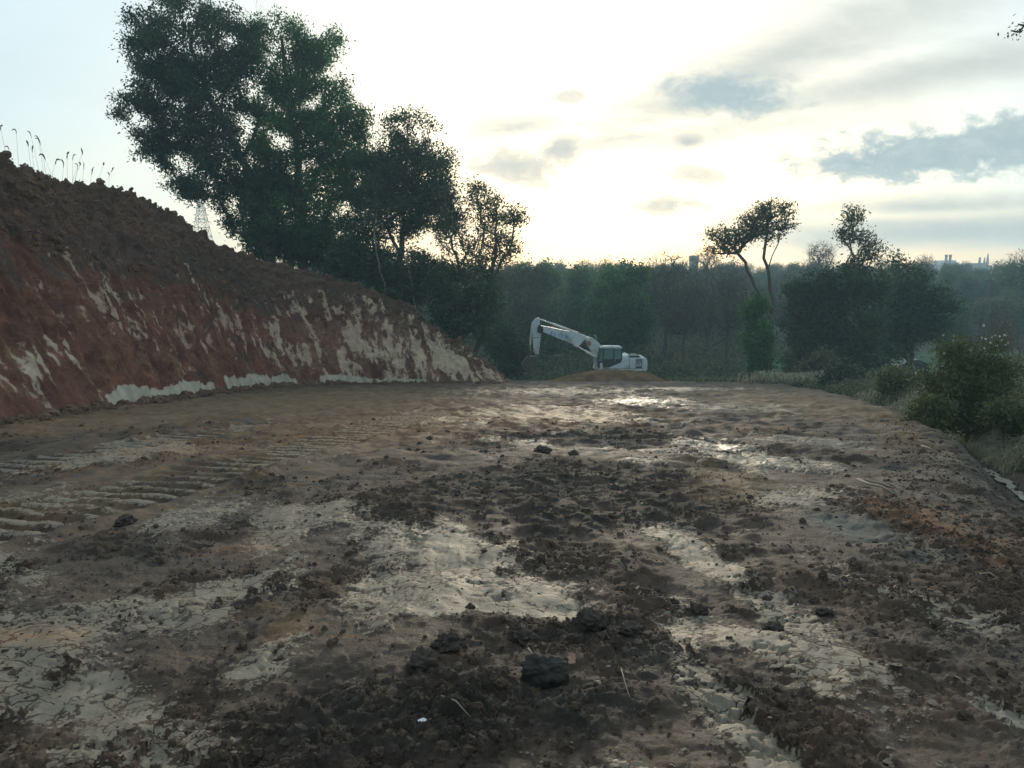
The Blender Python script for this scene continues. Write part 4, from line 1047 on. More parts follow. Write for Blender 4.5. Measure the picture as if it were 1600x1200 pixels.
def excavator():
    Y = 70.0
    top = P(970.8, 577.3, Y)
    gz = float(H(top.x, Y)) + 0.02
    root = empty("excavator", (top.x, Y, gz))
    tag(root, 'white tracked excavator with blue lettered boom reaching left behind the earth heap', 'excavator')
    dz = top.z - gz
    q = lambda *pts: [((x - 1090) / 100.0, (670 - z) / 100.0 + dz) for x, z in pts]
    p3 = lambda x, z, y: ((x - 1090) / 100.0, y, (670 - z) / 100.0 + dz)
    # upper body
    house = prism("body", q((872, 668), (868, 640), (905, 632), (962, 625), (1040, 585), (1098, 552), (1256, 552), (1256, 668)), -1.40, 1.40, M_WHITE, root, 0.035)
    prism("seam", q((880, 645), (880, 641), (1255, 641), (1255, 645)), -1.408, -1.395, M_GREY, house)
    prism("seam", q((1140, 641), (1140, 556), (1144, 556), (1144, 641)), -1.408, -1.395, M_GREY, house)
    prism("stripe", q((890, 652), (890, 646), (965, 646), (965, 652)), -1.41, -1.396, M_GREY, house)
    cw = prism("counterweight", q((1259, 668), (1259, 550), (1285, 553), (1297, 566), (1300, 610), (1299, 655), (1290, 668)), -1.42, 1.42, M_WHITE, root, 0.05, 3)
    prism("hood", q((1095, 553), (1100, 545), (1120, 531), (1140, 529), (1136, 553)), -1.1, 1.1, M_WHITE, root, 0.02)
    prism("engine_cover", q((1139, 553), (1143, 536), (1228, 534), (1245, 553)), -1.05, 1.05, M_BLACK, root, 0.02)
    pipe("handrail", [p3(1140, 540, -1.12), p3(1142, 529, -1.12), p3(1185, 527, -1.12), p3(1228, 529, -1.12), p3(1234, 540, -1.12)], 0.025, M_WHITE, root)
    rod("exhaust_pipe", p3(1170, 536, 0.5), p3(1172, 512, 0.5), 0.06, M_BLACK, root)
    # grey panel with ventilation slats, pale figures on it
    g = prism("vent_panel", q((1194, 643), (1194, 557), (1250, 557), (1250, 643)), -1.412, -1.396, M_GREY, root)
    for k in range(5):
        z = 566 + k * 6
        prism("slat", q((1198, z + 3), (1198, z), (1246, z), (1246, z + 3)), -1.425, -1.411, M_BLACK if k % 2 else M_PALE, g)
    for (x0, z0, x1, z1) in ((1199, 600, 1209, 625), (1214, 604, 1222, 625), (1226, 598, 1244, 612), (1228, 615, 1246, 624)):
        prism("decal", q((x0, z1), (x0, z0), (x1, z0), (x1, z1)), -1.418, -1.411, M_PALE, g)
    prism("decal", q((1198, 640), (1198, 630), (1240, 630), (1240, 640)), -1.418, -1.411, M_BLACK, g)
    # cab
    cab = prism("cab", q((870, 640), (866, 575), (1078, 560), (1066, 590), (1000, 618), (962, 634)), -1.43, -0.42, M_BLACK, root, 0.02)
    prism("roof", q((884, 466), (896, 451), (960, 447), (1064, 450), (1074, 457), (1074, 468)), -1.45, -0.40, M_WHITE, cab, 0.03)
    for nm, a, b, w in (("pillar", (868, 580), (890, 468), .05), ("pillar", (1003, 575), (1001, 468), .05), ("pillar", (1072, 566), (1069, 468), .055), ("pillar", (908, 578), (913, 468), .03)):
        for yy in (-1.40, -0.47):
            dx = w * 100
            prism(nm, q((a[0] - dx, a[1]), (b[0] - dx, b[1]), (b[0] + dx, b[1]), (a[0] + dx, a[1])), yy - .035, yy + .035, M_BLACK, cab)
    prism("window", q((916, 562), (920, 472), (996, 472), (998, 558)), -1.412, -1.404, M_GLASS, cab)
    prism("window", q((1008, 558), (1006, 472), (1063, 472), (1065, 556)), -1.412, -1.404, M_GLASS, cab)
    prism("window", q((878, 572), (892, 472), (908, 472), (903, 572)), -1.412, -1.404, M_GLASS, cab)
    prism("window", q((912, 566), (914, 472), (1063, 472), (1065, 556)), -0.462, -0.454, M_GLASS, cab)
    prism("windscreen", q((868, 575), (889, 470), (891, 470), (870, 575)), -1.36, -0.5, M_GLASS, cab)
    prism("seat", q((985, 600), (990, 530), (1002, 500), (1012, 500), (1010, 600)), -1.2, -.7, M_BLACK, cab, .03)
    pipe("door_handle", [p3(1004, 580, -1.46), p3(1014, 570, -1.47), p3(1020, 560, -1.46)], .018, M_PALE, cab)
    prism("tool_box", q((878, 650), (879, 597), (888, 590), (902, 592), (910, 606), (912, 650)), -1.44, -1.0, M_WHITE, root, .03)
    prism("front_bracket", q((838, 660), (845, 625), (858, 610), (868, 640), (876, 664)), -.55, .55, M_CREAM, root, .02)
    # boom in two pieces, hinged at the knee
    boom = prism("boom", q((352, 300), (364, 276), (480, 297), (690, 345), (768, 366), (778, 378), (722, 438), (700, 446), (655, 440), (600, 418), (480, 370), (378, 328)), -.33, .33, M_WHITE, root, .03)
    prism("cylinder_bracket", q((640, 432), (668, 462), (690, 464), (722, 440)), -.42, .42, M_WHITE, boom, .02)
    bb = prism("boom_base", q((762, 392), (792, 376), (830, 388), (872, 418), (896, 446), (900, 470), (884, 520), (872, 600), (866, 648), (846, 648), (842, 570), (826, 520), (806, 490), (770, 440)), -.36, .36, M_WHITE, root, .03)
    rod("knee_pin", p3(790, 432, -.46), p3(790, 432, .46), .22, M_RUST, bb, 20)
    rod("pin", p3(778, 392, -.44), p3(778, 392, .44), .14, M_CREAM, bb, 16)
    rod("pin", p3(858, 625, -.48), p3(858, 625, .48), .12, M_CREAM, bb, 16)
    # blue letters on the near face of the boom
    ang = math.atan2(342 - 376, 600 - 440)
    x0, z0 = 446, 356
    for ch in "ELCOR":
        cu = bpy.data.curves.new("letter", 'FONT'); cu.body = ch; cu.size = .40; cu.extrude = .004; cu.offset = .012
        tmp = bpy.data.objects.new("letter_curve", cu)
        me = bpy.data.meshes.new_from_object(tmp); bpy.data.objects.remove(tmp)
        me.transform(Matrix.Translation(p3(x0, z0, -.336)) @ Matrix.Rotation(math.radians(12.5), 4, 'Y') @ Matrix.Rotation(math.radians(90), 4, 'X') @ Matrix.Diagonal((1.25, 1.0, 1.0, 1.0)))
        link_mesh("letter", me, M_BLUE, boom)
        x0 += 34; z0 += 7.6
    # rams
    for yy in (-.50, .50):
        r_ = rod("boom_cylinder", p3(766, 505, yy), p3(850, 552, yy), .115, M_CREAM, root)
        rod("piston_rod", p3(682, 455, yy), p3(770, 507, yy), .06, M_STEEL, r_)
    rod("pin", p3(680, 454, -.58), p3(680, 454, .58), .09, M_CREAM, boom, 14)
    a_ = rod("arm_cylinder", p3(474, 262, 0), p3(720, 352, 0), .115, M_CREAM, root)
    rod("piston_rod", p3(342, 215, 0), p3(476, 263, 0), .065, M_STEEL, a_)
    for k, yy in enumerate((-.22, -.08, .12)):
        pipe("hose", [p3(700, 338 - k * 2, yy), p3(740, 342, yy), p3(790, 365, yy), p3(838, 372 - k * 4, yy), p3(866, 396, yy), p3(880, 440, yy)], .028, M_BLACK, root)
    pipe("hose", [p3(834, 362, -.3), p3(846, 358, -.3), p3(856, 374, -.3), p3(858, 404, -.3)], .03, M_PALE, root)
    # arm with its bucket ram and the bucket
    arm = prism("arm", q((284, 255), (318, 214), (340, 204), (352, 222), (362, 270), (368, 300), (370, 345), (348, 530), (306, 530), (296, 400), (292, 340), (280, 300)), -.24, .24, M_WHITE, root, .025)
    prism("seam", q((298, 385), (298, 381), (366, 377), (366, 381)), -.248, -.236, M_GREY, arm)
    rod("pin", p3(356, 306, -.4), p3(356, 306, .4), .17, M_WHITE, arm, 18)
    for yy in (-.36, .36): prism("cheek_plate", q((336, 330), (336, 285), (352, 268), (384, 284), (388, 318), (362, 345)), yy - .04, yy + .04, M_BLACK, arm)
    b_ = rod("bucket_cylinder", p3(284, 285, -.0), p3(272, 448, -.0), .085, M_CREAM, root)
    rod("piston_rod", p3(272, 446, 0), p3(276, 505, 0), .05, M_STEEL, b_)
    for yy in (-.30, .30):
        prism("link", q((266, 500), (284, 498), (318, 520), (312, 536), (280, 520)), yy - .04, yy + .04, M_MUDDY, root)
        prism("link", q((268, 500), (284, 505), (262, 560), (246, 556)), yy - .05, yy + .05, M_MUDDY, root)
    # open bucket: curved shell, two side plates, teeth
    shell = [(335, 545), (310, 552), (262, 548), (236, 560), (212, 590), (196, 620), (206, 645), (228, 668), (250, 690), (262, 702)]
    bk = [((x - 1090) / 100.0, (670 - z) / 100.0 + dz) for x, z in shell]
    bm = bmesh.new(); w = .62; th = .03
    cx = sum(p[0] for p in bk) / len(bk) + .2; cz = sum(p[1] for p in bk) / len(bk)
    outer = [[bm.verts.new((x, yy, z)) for x, z in bk] for yy in (-w, w)]
    inner = [[bm.verts.new((x + (cx - x) * .06, yy, z + (cz - z) * .06)) for x, z in bk] for yy in (-w, w)]
    for i in range(len(bk) - 1):
        bm.faces.new((outer[0][i], outer[0][i + 1], outer[1][i + 1], outer[1][i]))
        bm.faces.new((inner[0][i], inner[1][i], inner[1][i + 1], inner[0][i + 1]))
        for s in (0, 1): bm.faces.new((outer[s][i], outer[s][i + 1], inner[s][i + 1], inner[s][i]))
    for i in (0, len(bk) - 1): bm.faces.new((outer[0][i], outer[1][i], inner[1][i], inner[0][i]))
    bucket = mesh_from_bm("bucket", bm, M_MUDDY, root)
    for yy in (-w, w): prism("side_plate", q((338, 545), (300, 550), (262, 548), (236, 560), (212, 590), (197, 620), (206, 645), (228, 668), (262, 700), (280, 660), (300, 612)), yy - .02, yy + .02, M_MUDDY, bucket)
    for k in range(5):
        yy = -.56 + k * .28
        prism("tooth", q((246, 688), (256, 684), (272, 716), (266, 718)), yy - .05, yy + .05, M_MUDDY, bucket)
    # undercarriage
    rod("turntable", p3(1085, 690, 0), p3(1085, 664, 0), .75, M_BLACK, root, 24)
    zc = 0.46; r = .44
    for yy in (-1.2, 1.2):
        prof = []
        for cxx, a0, a1 in ((1.75, -90, 90), (-1.85, 90, 270)):
            for k in range(13):
                a = math.radians(a0 + (a1 - a0) * k / 12); rr = r + (.035 if k % 2 else 0)
                prof.append((cxx + rr * math.cos(a), zc + rr * math.sin(a)))
        # grouser steps along the straight runs
        full = []
        for i, pnt in enumerate(prof):
            full.append(pnt); nxt = prof[(i + 1) % len(prof)]
            if abs(nxt[0] - pnt[0]) > 1:
                for k in range(1, 36): full.append((pnt[0] + (nxt[0] - pnt[0]) * k / 36, pnt[1] + (.035 if k % 2 else 0) * (1 if pnt[1] > zc else -1)))
        tk = prism("track", full, yy - .3, yy + .3, M_MUDDY, root)
        for wx in (1.75, -1.85, -.9, -.3, .3, .9):
            rod("wheel", (wx, yy - .34, zc - (0 if abs(wx) > 1.5 else .18)), (wx, yy + .34, zc - (0 if abs(wx) > 1.5 else .18)), .33 if abs(wx) > 1.5 else .13, M_BLACK, tk, 18)
    prism("track_frame", [(-1.2, .3), (-1.0, .75), (1.0, .75), (1.2, .3)], -.95, .95, M_MUDDY, root, .03)
    return root
excavator()

# ------------------------------------------------------------------ far things on the skyline and in the meadow
def box(name, x0, x1, y0, y1, z0, z1, mat, parent, bevel=0.0):
    return prism(name, [(x0, z0), (x0, z1), (x1, z1), (x1, z0)], y0, y1, mat, parent, bevel)
M_CONC = simple_mat("grey_concrete", (0.32, 0.29, 0.29), 0.9, vary=0.15, scale=.3)
M_CONC2 = simple_mat("brown_concrete", (0.25, 0.16, 0.14), 0.9, vary=0.15, scale=.3)
M_SHED = simple_mat("pale_cladding", (0.55, 0.57, 0.58), 0.7, vary=0.08, scale=.2)
M_DARKWIN = simple_mat("dark_panes", (0.04, 0.045, 0.05), 0.2, vary=0.1)
def far_buildings():
    Y = 440.0; c = P(1083, 440, Y); zt = P(1083, 399, Y).z; w = 6.0 * Y / F; g = FL(Y)
    r = empty("tower_block", (c.x, Y, g)); tag(r, 'lone tower block with a brown top storey above the woods on the skyline', 'tower')
    h = zt - g
    b = box("wall", -w, w, -w, w, 0, h - 3.0, M_CONC, r); box("top_floor", -w - .15, w + .15, -w - .15, w + .15, h - 3.0 + .003, h, M_CONC2, r)
    for i in range(5):
        for j in range(2):
            zz = h - 6.2 - 3.1 * i
            box("window", -w * .6 + j * w * .75, -w * .6 + j * w * .75 + w * .42, -w - .06, -w + .02, zz, zz + 1.6, M_DARKWIN, r)
    Y = 500.0; k = Y / F; c = P(1470, 440, Y); g = FL(Y); z = lambda py: P(1470, py, Y).z - g
    r = empty("factory", (c.x, Y, g)); tag(r, 'long pale factory hall on the skyline right of the dense evergreens', 'factory')
    box("hall", -16 * k, 26 * k, -8, 8, 0, z(413), M_SHED, r); box("hall", -3 * k, 12 * k, -7, 7, z(413) + .01, z(407), M_SHED, r); box("roof_unit", 13 * k, 18 * k, -5, 5, z(413) + .01, z(410), M_CONC, r)
    for px, top in ((1454, 399), (1460, 399)):
        p = P(px, 440, Y); r = empty("chimney", (p.x, Y - 16, g)); tag(r, 'grey factory chimney, %s of two close together on the skyline' % ('left' if px < 1457 else 'right'), 'chimney', 'factory chimneys on the skyline')
        rod("stack", (0, 0, 0), (0, 0, z(top) - 1.0), .9, M_CONC, r, 14, .7); rod("rim", (0, 0, z(top) - 1.0 + .01), (0, 0, z(top)), .85, M_CONC2, r, 14)
    p = P(1523, 440, Y); r = empty("factory", (p.x, Y, g)); tag(r, 'low grey works with a mast on its roof, on the skyline near the right edge', 'factory')
    box("hall", -14 * k, 12 * k, -8, 8, 0, z(415), M_CONC, r); box("hall", -6 * k, 8 * k, -7, 7, z(415) + .01, z(411), M_CONC, r); rod("mast", (5 * k, 0, z(411)), (5 * k, 0, z(402)), .8, M_CONC, r, 10, .5)
    for px, top in ((1553, 402), (1558, 396)):
        p = P(px, 440, Y); r = empty("lattice_mast", (p.x, Y + 12, g)); tag(r, 'thin mast on the skyline at the far right, %s one of two' % ('shorter' if px < 1555 else 'taller'), 'mast', 'thin masts on the skyline')
        pylon_frame(r, z(top), 1.6, .14, 6)
def pylon_frame(r, h, w, t, n, arms=()):
    A = []; B = []
    zs = [h * (1 - (1 - i / n) ** 1.15) for i in range(n + 1)]
    ww = lambda z: w * (1 - z / h) ** 1.15 + w * .07
    for i in range(n):
        for a in range(4):
            s = ((-1, -1), (1, -1), (1, 1), (-1, 1)); p, q = s[a], s[(a + 1) % 4]
            f = lambda c, z: (c[0] * ww(z), c[1] * ww(z), z)
            A += [f(p, zs[i]), f(p, zs[i]), f(q, zs[i]), f(p, zs[i + 1])]; B += [f(p, zs[i + 1]), f(q, zs[i + 1]), f(p, zs[i + 1]), f(q, zs[i + 1])]
    A = np.array(A, float); B = np.array(B, float); rr = np.full(len(A), t)
    link_mesh("lattice", np_mesh("lattice", *tubes(A, B, rr, rr, 4), smooth=False), M_CONC, r)
    for z, L in arms:
        A = np.array([(-L, 0, z), (-L, 0, z), (L, 0, z), (0, 0, z)], float); B = np.array([(0, 0, z), (0, 0, z + 1.3), (0, 0, z + 1.3), (L, 0, z)], float); rr = np.full(4, t)
        link_mesh("cross_arm", np_mesh("cross_arm", *tubes(A, B, rr, rr, 4), smooth=False), M_CONC, r)
far_buildings()
def pylon():
    Y = 330.0; p = P(322, 470, Y); zt = P(322, 296, Y).z
    g = -4.0; h = zt - g
    r = empty("power_pylon", (p.x, Y, g)); tag(r, 'pale lattice power pylon seen between the bank and the biggest oak', 'pylon')
    k = Y / F; zz = lambda py: P(322, py, Y).z - g
    pylon_frame(r, h, 5.5, .09, 11, ((zz(326), 8 * k), (zz(336), 12 * k), (zz(347), 14 * k)))
pylon()
def pole():
    Y = 118.0; p = P(1539, 520, Y); zt = P(1539, 434, Y).z; g = FL(Y)
    r = empty("utility_pole", (p.x, Y, g)); tag(r, 'dark wooden pole standing alone in the meadow at the right', 'pole')
    pipe("post", [(-.1, 0, 0), (-.05, 0, 3), (0, 0, 6), (.02, 0, zt - g)], [.2, .18, .15, .13], M_BARK, r)
    box("cross_arm", -.6, .6, -.08, .08, zt - g - .55, zt - g - .35, M_BARK, r)
    for x in (-.5, .5): rod("insulator", (x, 0, zt - g - .346), (x, 0, zt - g - .1), .08, M_CONC, r, 8)
pole()
M_CAR = simple_mat("dark_blue_paint", (0.012, 0.022, 0.055), 0.25, vary=0.08)
M_TYRE = simple_mat("tyre_rubber", (0.02, 0.02, 0.02), 0.9, vary=0.2)
def car():
    Y = 91.0; p = P(1418, 582, Y); z = float(H(p.x, Y)) - .02
    z = z + .15
    r = empty("parked_car", (p.x, Y, z), .12); tag(r, 'dark blue car parked on the meadow under the spreading evergreen', 'car')
    bd = prism("body", [(-2.1, .35), (-2.12, .7), (-1.95, .88), (-1.0, .98), (-.4, 1.42), (.9, 1.46), (1.75, 1.0), (2.08, .95), (2.15, .6), (2.1, .35)], -.84, .84, M_CAR, r, .06)
    prism("window", [(-.85, 1.0), (-.35, 1.36), (.2, 1.39), (.2, 1.0)], -.85, -.83, M_DARKWIN, bd); prism("window", [(.28, 1.0), (.28, 1.39), (.85, 1.39), (1.4, 1.02)], -.85, -.83, M_DARKWIN, bd)
    prism("windscreen", [(-.99, 1.0), (-.42, 1.43), (-.40, 1.40), (-.95, .98)], -.7, .7, M_DARKWIN, bd)
    for yy in (-.6, .6): box("headlight", -2.14, -2.05, yy - .18, yy + .18, .66, .8, M_SHED, bd)
    for wx in (-1.3, 1.35):
        for yy in (-.78, .78):
            w = rod("wheel", (wx, yy - .1, .32), (wx, yy + .1, .32), .32, M_TYRE, r, 20); rod("rim", (wx, yy - .11, .32), (wx, yy + .11, .32), .19, M_SHED, w, 16)
car()

# ------------------------------------------------------------------ reeds on the bank crest
M_REED = simple_mat("dry_reed", (0.20, 0.18, 0.13), 0.9, vary=0.2)
def reeds():
    rng = random.Random(3)
    spots = [(10, 232, 0, 200), (28, 246, 22, 204), (62, 262, 48, 210), (68, 262, 58, 216), (72, 262, 66, 222), (48, 256, 40, 224), (20, 240, 17, 232), (52, 258, 52, 234), (78, 270, 84, 252), (82, 268, 72, 246), (108, 274, 131, 240), (112, 276, 122, 256),
             (116, 276, 120, 260), (104, 272, 106, 244), (128, 280, 134, 262), (150, 288, 164, 258), (160, 290, 176, 266), (140, 286, 143, 268), (96, 270, 101, 256), (170, 294, 170, 272), (112, 274, 114, 246)]
    for i, (bx, by, tx, ty) in enumerate(spots):
        Y = float(np.interp(bx, [0, 90, 190], [31.5, 36.5, 41])) + rng.uniform(.2, .9)
        b = P(bx, by, Y); t = P(tx, ty, Y); zb = min(bank_z(b.x, b.y), b.z + .3)
        r = empty("dry_reed", (b.x, b.y, zb)); tag(r, 'dry reed with a drooping plume standing on the crest of the bank', 'reed', 'dry reeds along the bank crest')
        d = Vector((t.x - b.x, rng.uniform(-.2, .2), t.z - zb))
        pipe("stalk", [Vector((0, 0, -.15)), d * .35 + Vector((0, 0, .04)), d * .7 + Vector((0, 0, .04)), d], [.006, .005, .004, .003], M_REED, r, 5)
        L = rng.uniform(.16, .36); s = 1 if d.x >= 0 else -1; w = rng.uniform(.45, 1.0); lean = rng.uniform(-.1, .75)
        if rng.random() < .25: s = -s
        b1 = d + Vector((.30 * L * s * lean, 0, .34 * L)); c = d + Vector((.75 * L * s * lean, 0, (.62 - .35 * lean) * L)); e = d + Vector((1.15 * L * s * lean, 0, (.95 - 1.2 * lean) * L))
        pipe("plume", [d - (d.normalized() * L * .5), d, b1, c, e], [.008, .030 * w, .046 * w, .034 * w, .006], M_REED, r, 7)
reeds()

# ------------------------------------------------------------------ clods, sticks and litter lying on the mud
M_CLOD = simple_mat("mud_clod", (0.075, 0.058, 0.047), 0.9, vary=0.35, scale=12, bump=0.8)
M_CLODD = simple_mat("dark_mud_clod", (0.060, 0.054, 0.050), 0.85, vary=0.45, scale=14, bump=0.9)
def lay(px, py, lift=0.0):
    g = ground_at(px, py)
    return Vector((g.x, g.y, mud_z(g.x, g.y) + lift))
def big_clods():
    meshes = [lump_mesh("mud_clod", 5, 20 + i, 0.40, 2.0) for i in range(4)]
    for m in meshes: m.materials.append(M_CLOD)
    rng = random.Random(9)
    items = [(848, 706, .16, 'dark clod of mud alone in the middle distance, larger of two side by side'), (897, 709, .10, 'dark clod of mud in the middle distance, smaller of two side by side'), (925, 985, .085, 'big black clod heaped beyond the dark slab'),
             (985, 998, .075, 'crumbly clod of mud right of the big black clod'), (820, 1010, .08, 'crumbly clod left of the big black clod'), (700, 1030, .085, 'brown clod in the crumbly mud left of the dark slab'), (660, 1055, .09, 'brown clod in front of the smooth clay plates'),
             (195, 818, .10, 'dark clod on the edge of the track marks'), (1090, 950, .07, 'clod at the lip of the broken clay slab'), (1210, 985, .06, 'small clod right of the broken clay slab'), (1290, 955, .07, 'flat clod lying alone right of the clay strip')]
    for i, (px, py, s, lab) in enumerate(items):
        o = link_mesh("mud_clod", meshes[i % 4]); tag(o, lab, 'clod', 'loose clods on the mud')
        o.location = lay(px, py, s * .22); o.scale = (s, s * rng.uniform(.8, 1.1), s * .62); o.rotation_euler = (rng.uniform(-.3, .3), rng.uniform(-.3, .3), rng.uniform(0, 6))
    sl = lump_mesh("clay_slab", 5, 41, 0.38, 1.9); sl.materials.append(M_CLODD)
    o = link_mesh("clay_slab", sl); tag(o, 'dark upturned slab of wet clay in the near foreground beside a pale leaf', 'clay slab')
    o.location = lay(850, 1078, .05); o.scale = (.115, .075, .075); o.rotation_euler = (.5, .1, -.12)
big_clods()
def litter():
    M_STICK = simple_mat("weathered_stick", (0.26, 0.23, 0.19), 0.85, vary=0.25, scale=14)
    M_DSTICK = simple_mat("dark_stick", (0.09, 0.075, 0.06), 0.9, vary=0.3, scale=14)
    def stick(pts, r, lab, mat, group=None):
        w = [lay(px, py, r * 1.2 + lf) for px, py, lf in pts]
        b = w[0].copy(); rt = empty("stick", b); tag(rt, lab, 'stick', group)
        pipe("stem", [p - b for p in w], [r * (1 - .55 * i / max(1, len(w) - 1)) for i in range(len(w))], mat, rt, 7)
        return rt
    stick([(1340, 752, .02), (1358, 762, .03), (1376, 768, .03), (1398, 779, .01)], .022, 'pale forked stick lying on the mud near the right edge', M_STICK)
    stick([(1352, 750, .02), (1372, 758, .02), (1396, 768, .01)], .016, 'thin dark stick beside the pale forked stick', M_DSTICK)
    stick([(970, 1075, .05), (975, 1092, .02), (980, 1105, .01), (992, 1122, .0)], .0035, 'thin curved root on the mud right of the dark slab', M_STICK)
    stick([(540, 1090, .01), (548, 1094, .012), (556, 1097, .01)], .006, 'short pale splinter in the crumbly mud', M_STICK)
    stick([(690, 1128, .01), (712, 1135, .012), (735, 1142, .0)], .005, 'pale straw pressed in the mud above the white scrap', M_STICK)
    stick([(1062, 670, .03), (1072, 664, .05)], .03, 'short pale chip of wood in the middle distance', M_STICK)
    stick([(825, 1042, .02), (832, 1050, .03), (836, 1058, .0)], .006, 'pale root stub behind the dark slab', M_STICK)
    STRAWS = ['thin straw on the mud near the blue grey patch at the right', 'thin straw beyond the big black clod in the middle of the mud', 'thin straw far off on the mud near the wet plates', 'thin straw between the clay plates at the near left', 'thin straw on the right rim below the leaning log', 'thin straw on the red patch near the right edge']
    for i, (a, b) in enumerate([((1255, 800), (1275, 806)), ((960, 880), (975, 884)), ((1170, 640), (1190, 643)), ((380, 905), (398, 902)), ((1440, 700), (1462, 708)), ((1530, 905), (1560, 915))]):
        stick([(*a, .01), ((a[0] + b[0]) / 2, (a[1] + b[1]) / 2, .02), (*b, .0)], .008 if a[1] > 780 else .02, STRAWS[i], M_STICK, 'bits of straw on the mud')
    # log and cut stump at the rim
    g = ground_at(1392, 626); rt = empty("cut_log", g); tag(rt, 'short cut log leaning up out of the brush on the right rim', 'log')
    e = P(1416, 592, g.y + .4) - g
    pipe("stem", [Vector((0, 0, -.2)), e * .5, e], [.16, .15, .14], M_BARK, rt, 12)
    rod("cut_end", e, e + e.normalized() * .02, .132, M_STICK, rt, 14)
    e2 = P(1406, 594, g.y) - g
    pipe("branch", [Vector((-.1, -.1, -.1)), e2 * .6, e2 * .98], [.05, .04, .03], M_BARK_PALE, rt, 8)
    # scrap of white plastic and a dry leaf
    M_PLAST = simple_mat("white_plastic", (0.75, 0.76, 0.76), 0.4, vary=0.05)
    M_LEAF = simple_mat("dry_leaf", (0.36, 0.22, 0.16), 0.8, vary=0.25, scale=20)
    def crumple(name, px, py, sx, sy, mat, lab, cat, seed, lift):
        n = 12; X, Y = np.meshgrid(np.linspace(-1, 1, n), np.linspace(-1, 1, n)); x = X.ravel(); y = Y.ravel()
        rr = 1 - .35 * np.abs(fbm(x * 1.5, y * 1.5, 2, seed)); z = .35 * fbm(x * 1.6, y * 1.6, 3, seed + 1)
        me = np_mesh(name, np.stack([x * rr * sx, y * rr * sy, z * sx * .9], 1), grid_faces(n, n), True)
        o = link_mesh(name, me, mat); o.location = lay(px, py, lift); tag(o, lab, cat); return o
    crumple("plastic_scrap", 660, 1148, .020, .012, M_PLAST, 'tiny crumpled white scrap of plastic in the near mud', 'scrap', 5, .012)
    o = crumple("dry_leaf", 893, 1066, .024, .030, M_LEAF, 'pale reddish dry leaf resting against the dark slab', 'leaf', 9, .075); o.rotation_euler = (.9, .2, .3)
    for i, (px, py) in enumerate([(1536, 700), (1555, 690), (1508, 655)]):
        pass
    crumple("plastic_scrap", 1522, 657, .14, .06, M_PLAST, 'white scrap of plastic caught in the brambles by the ditch', 'scrap', 15, .25)
litter()

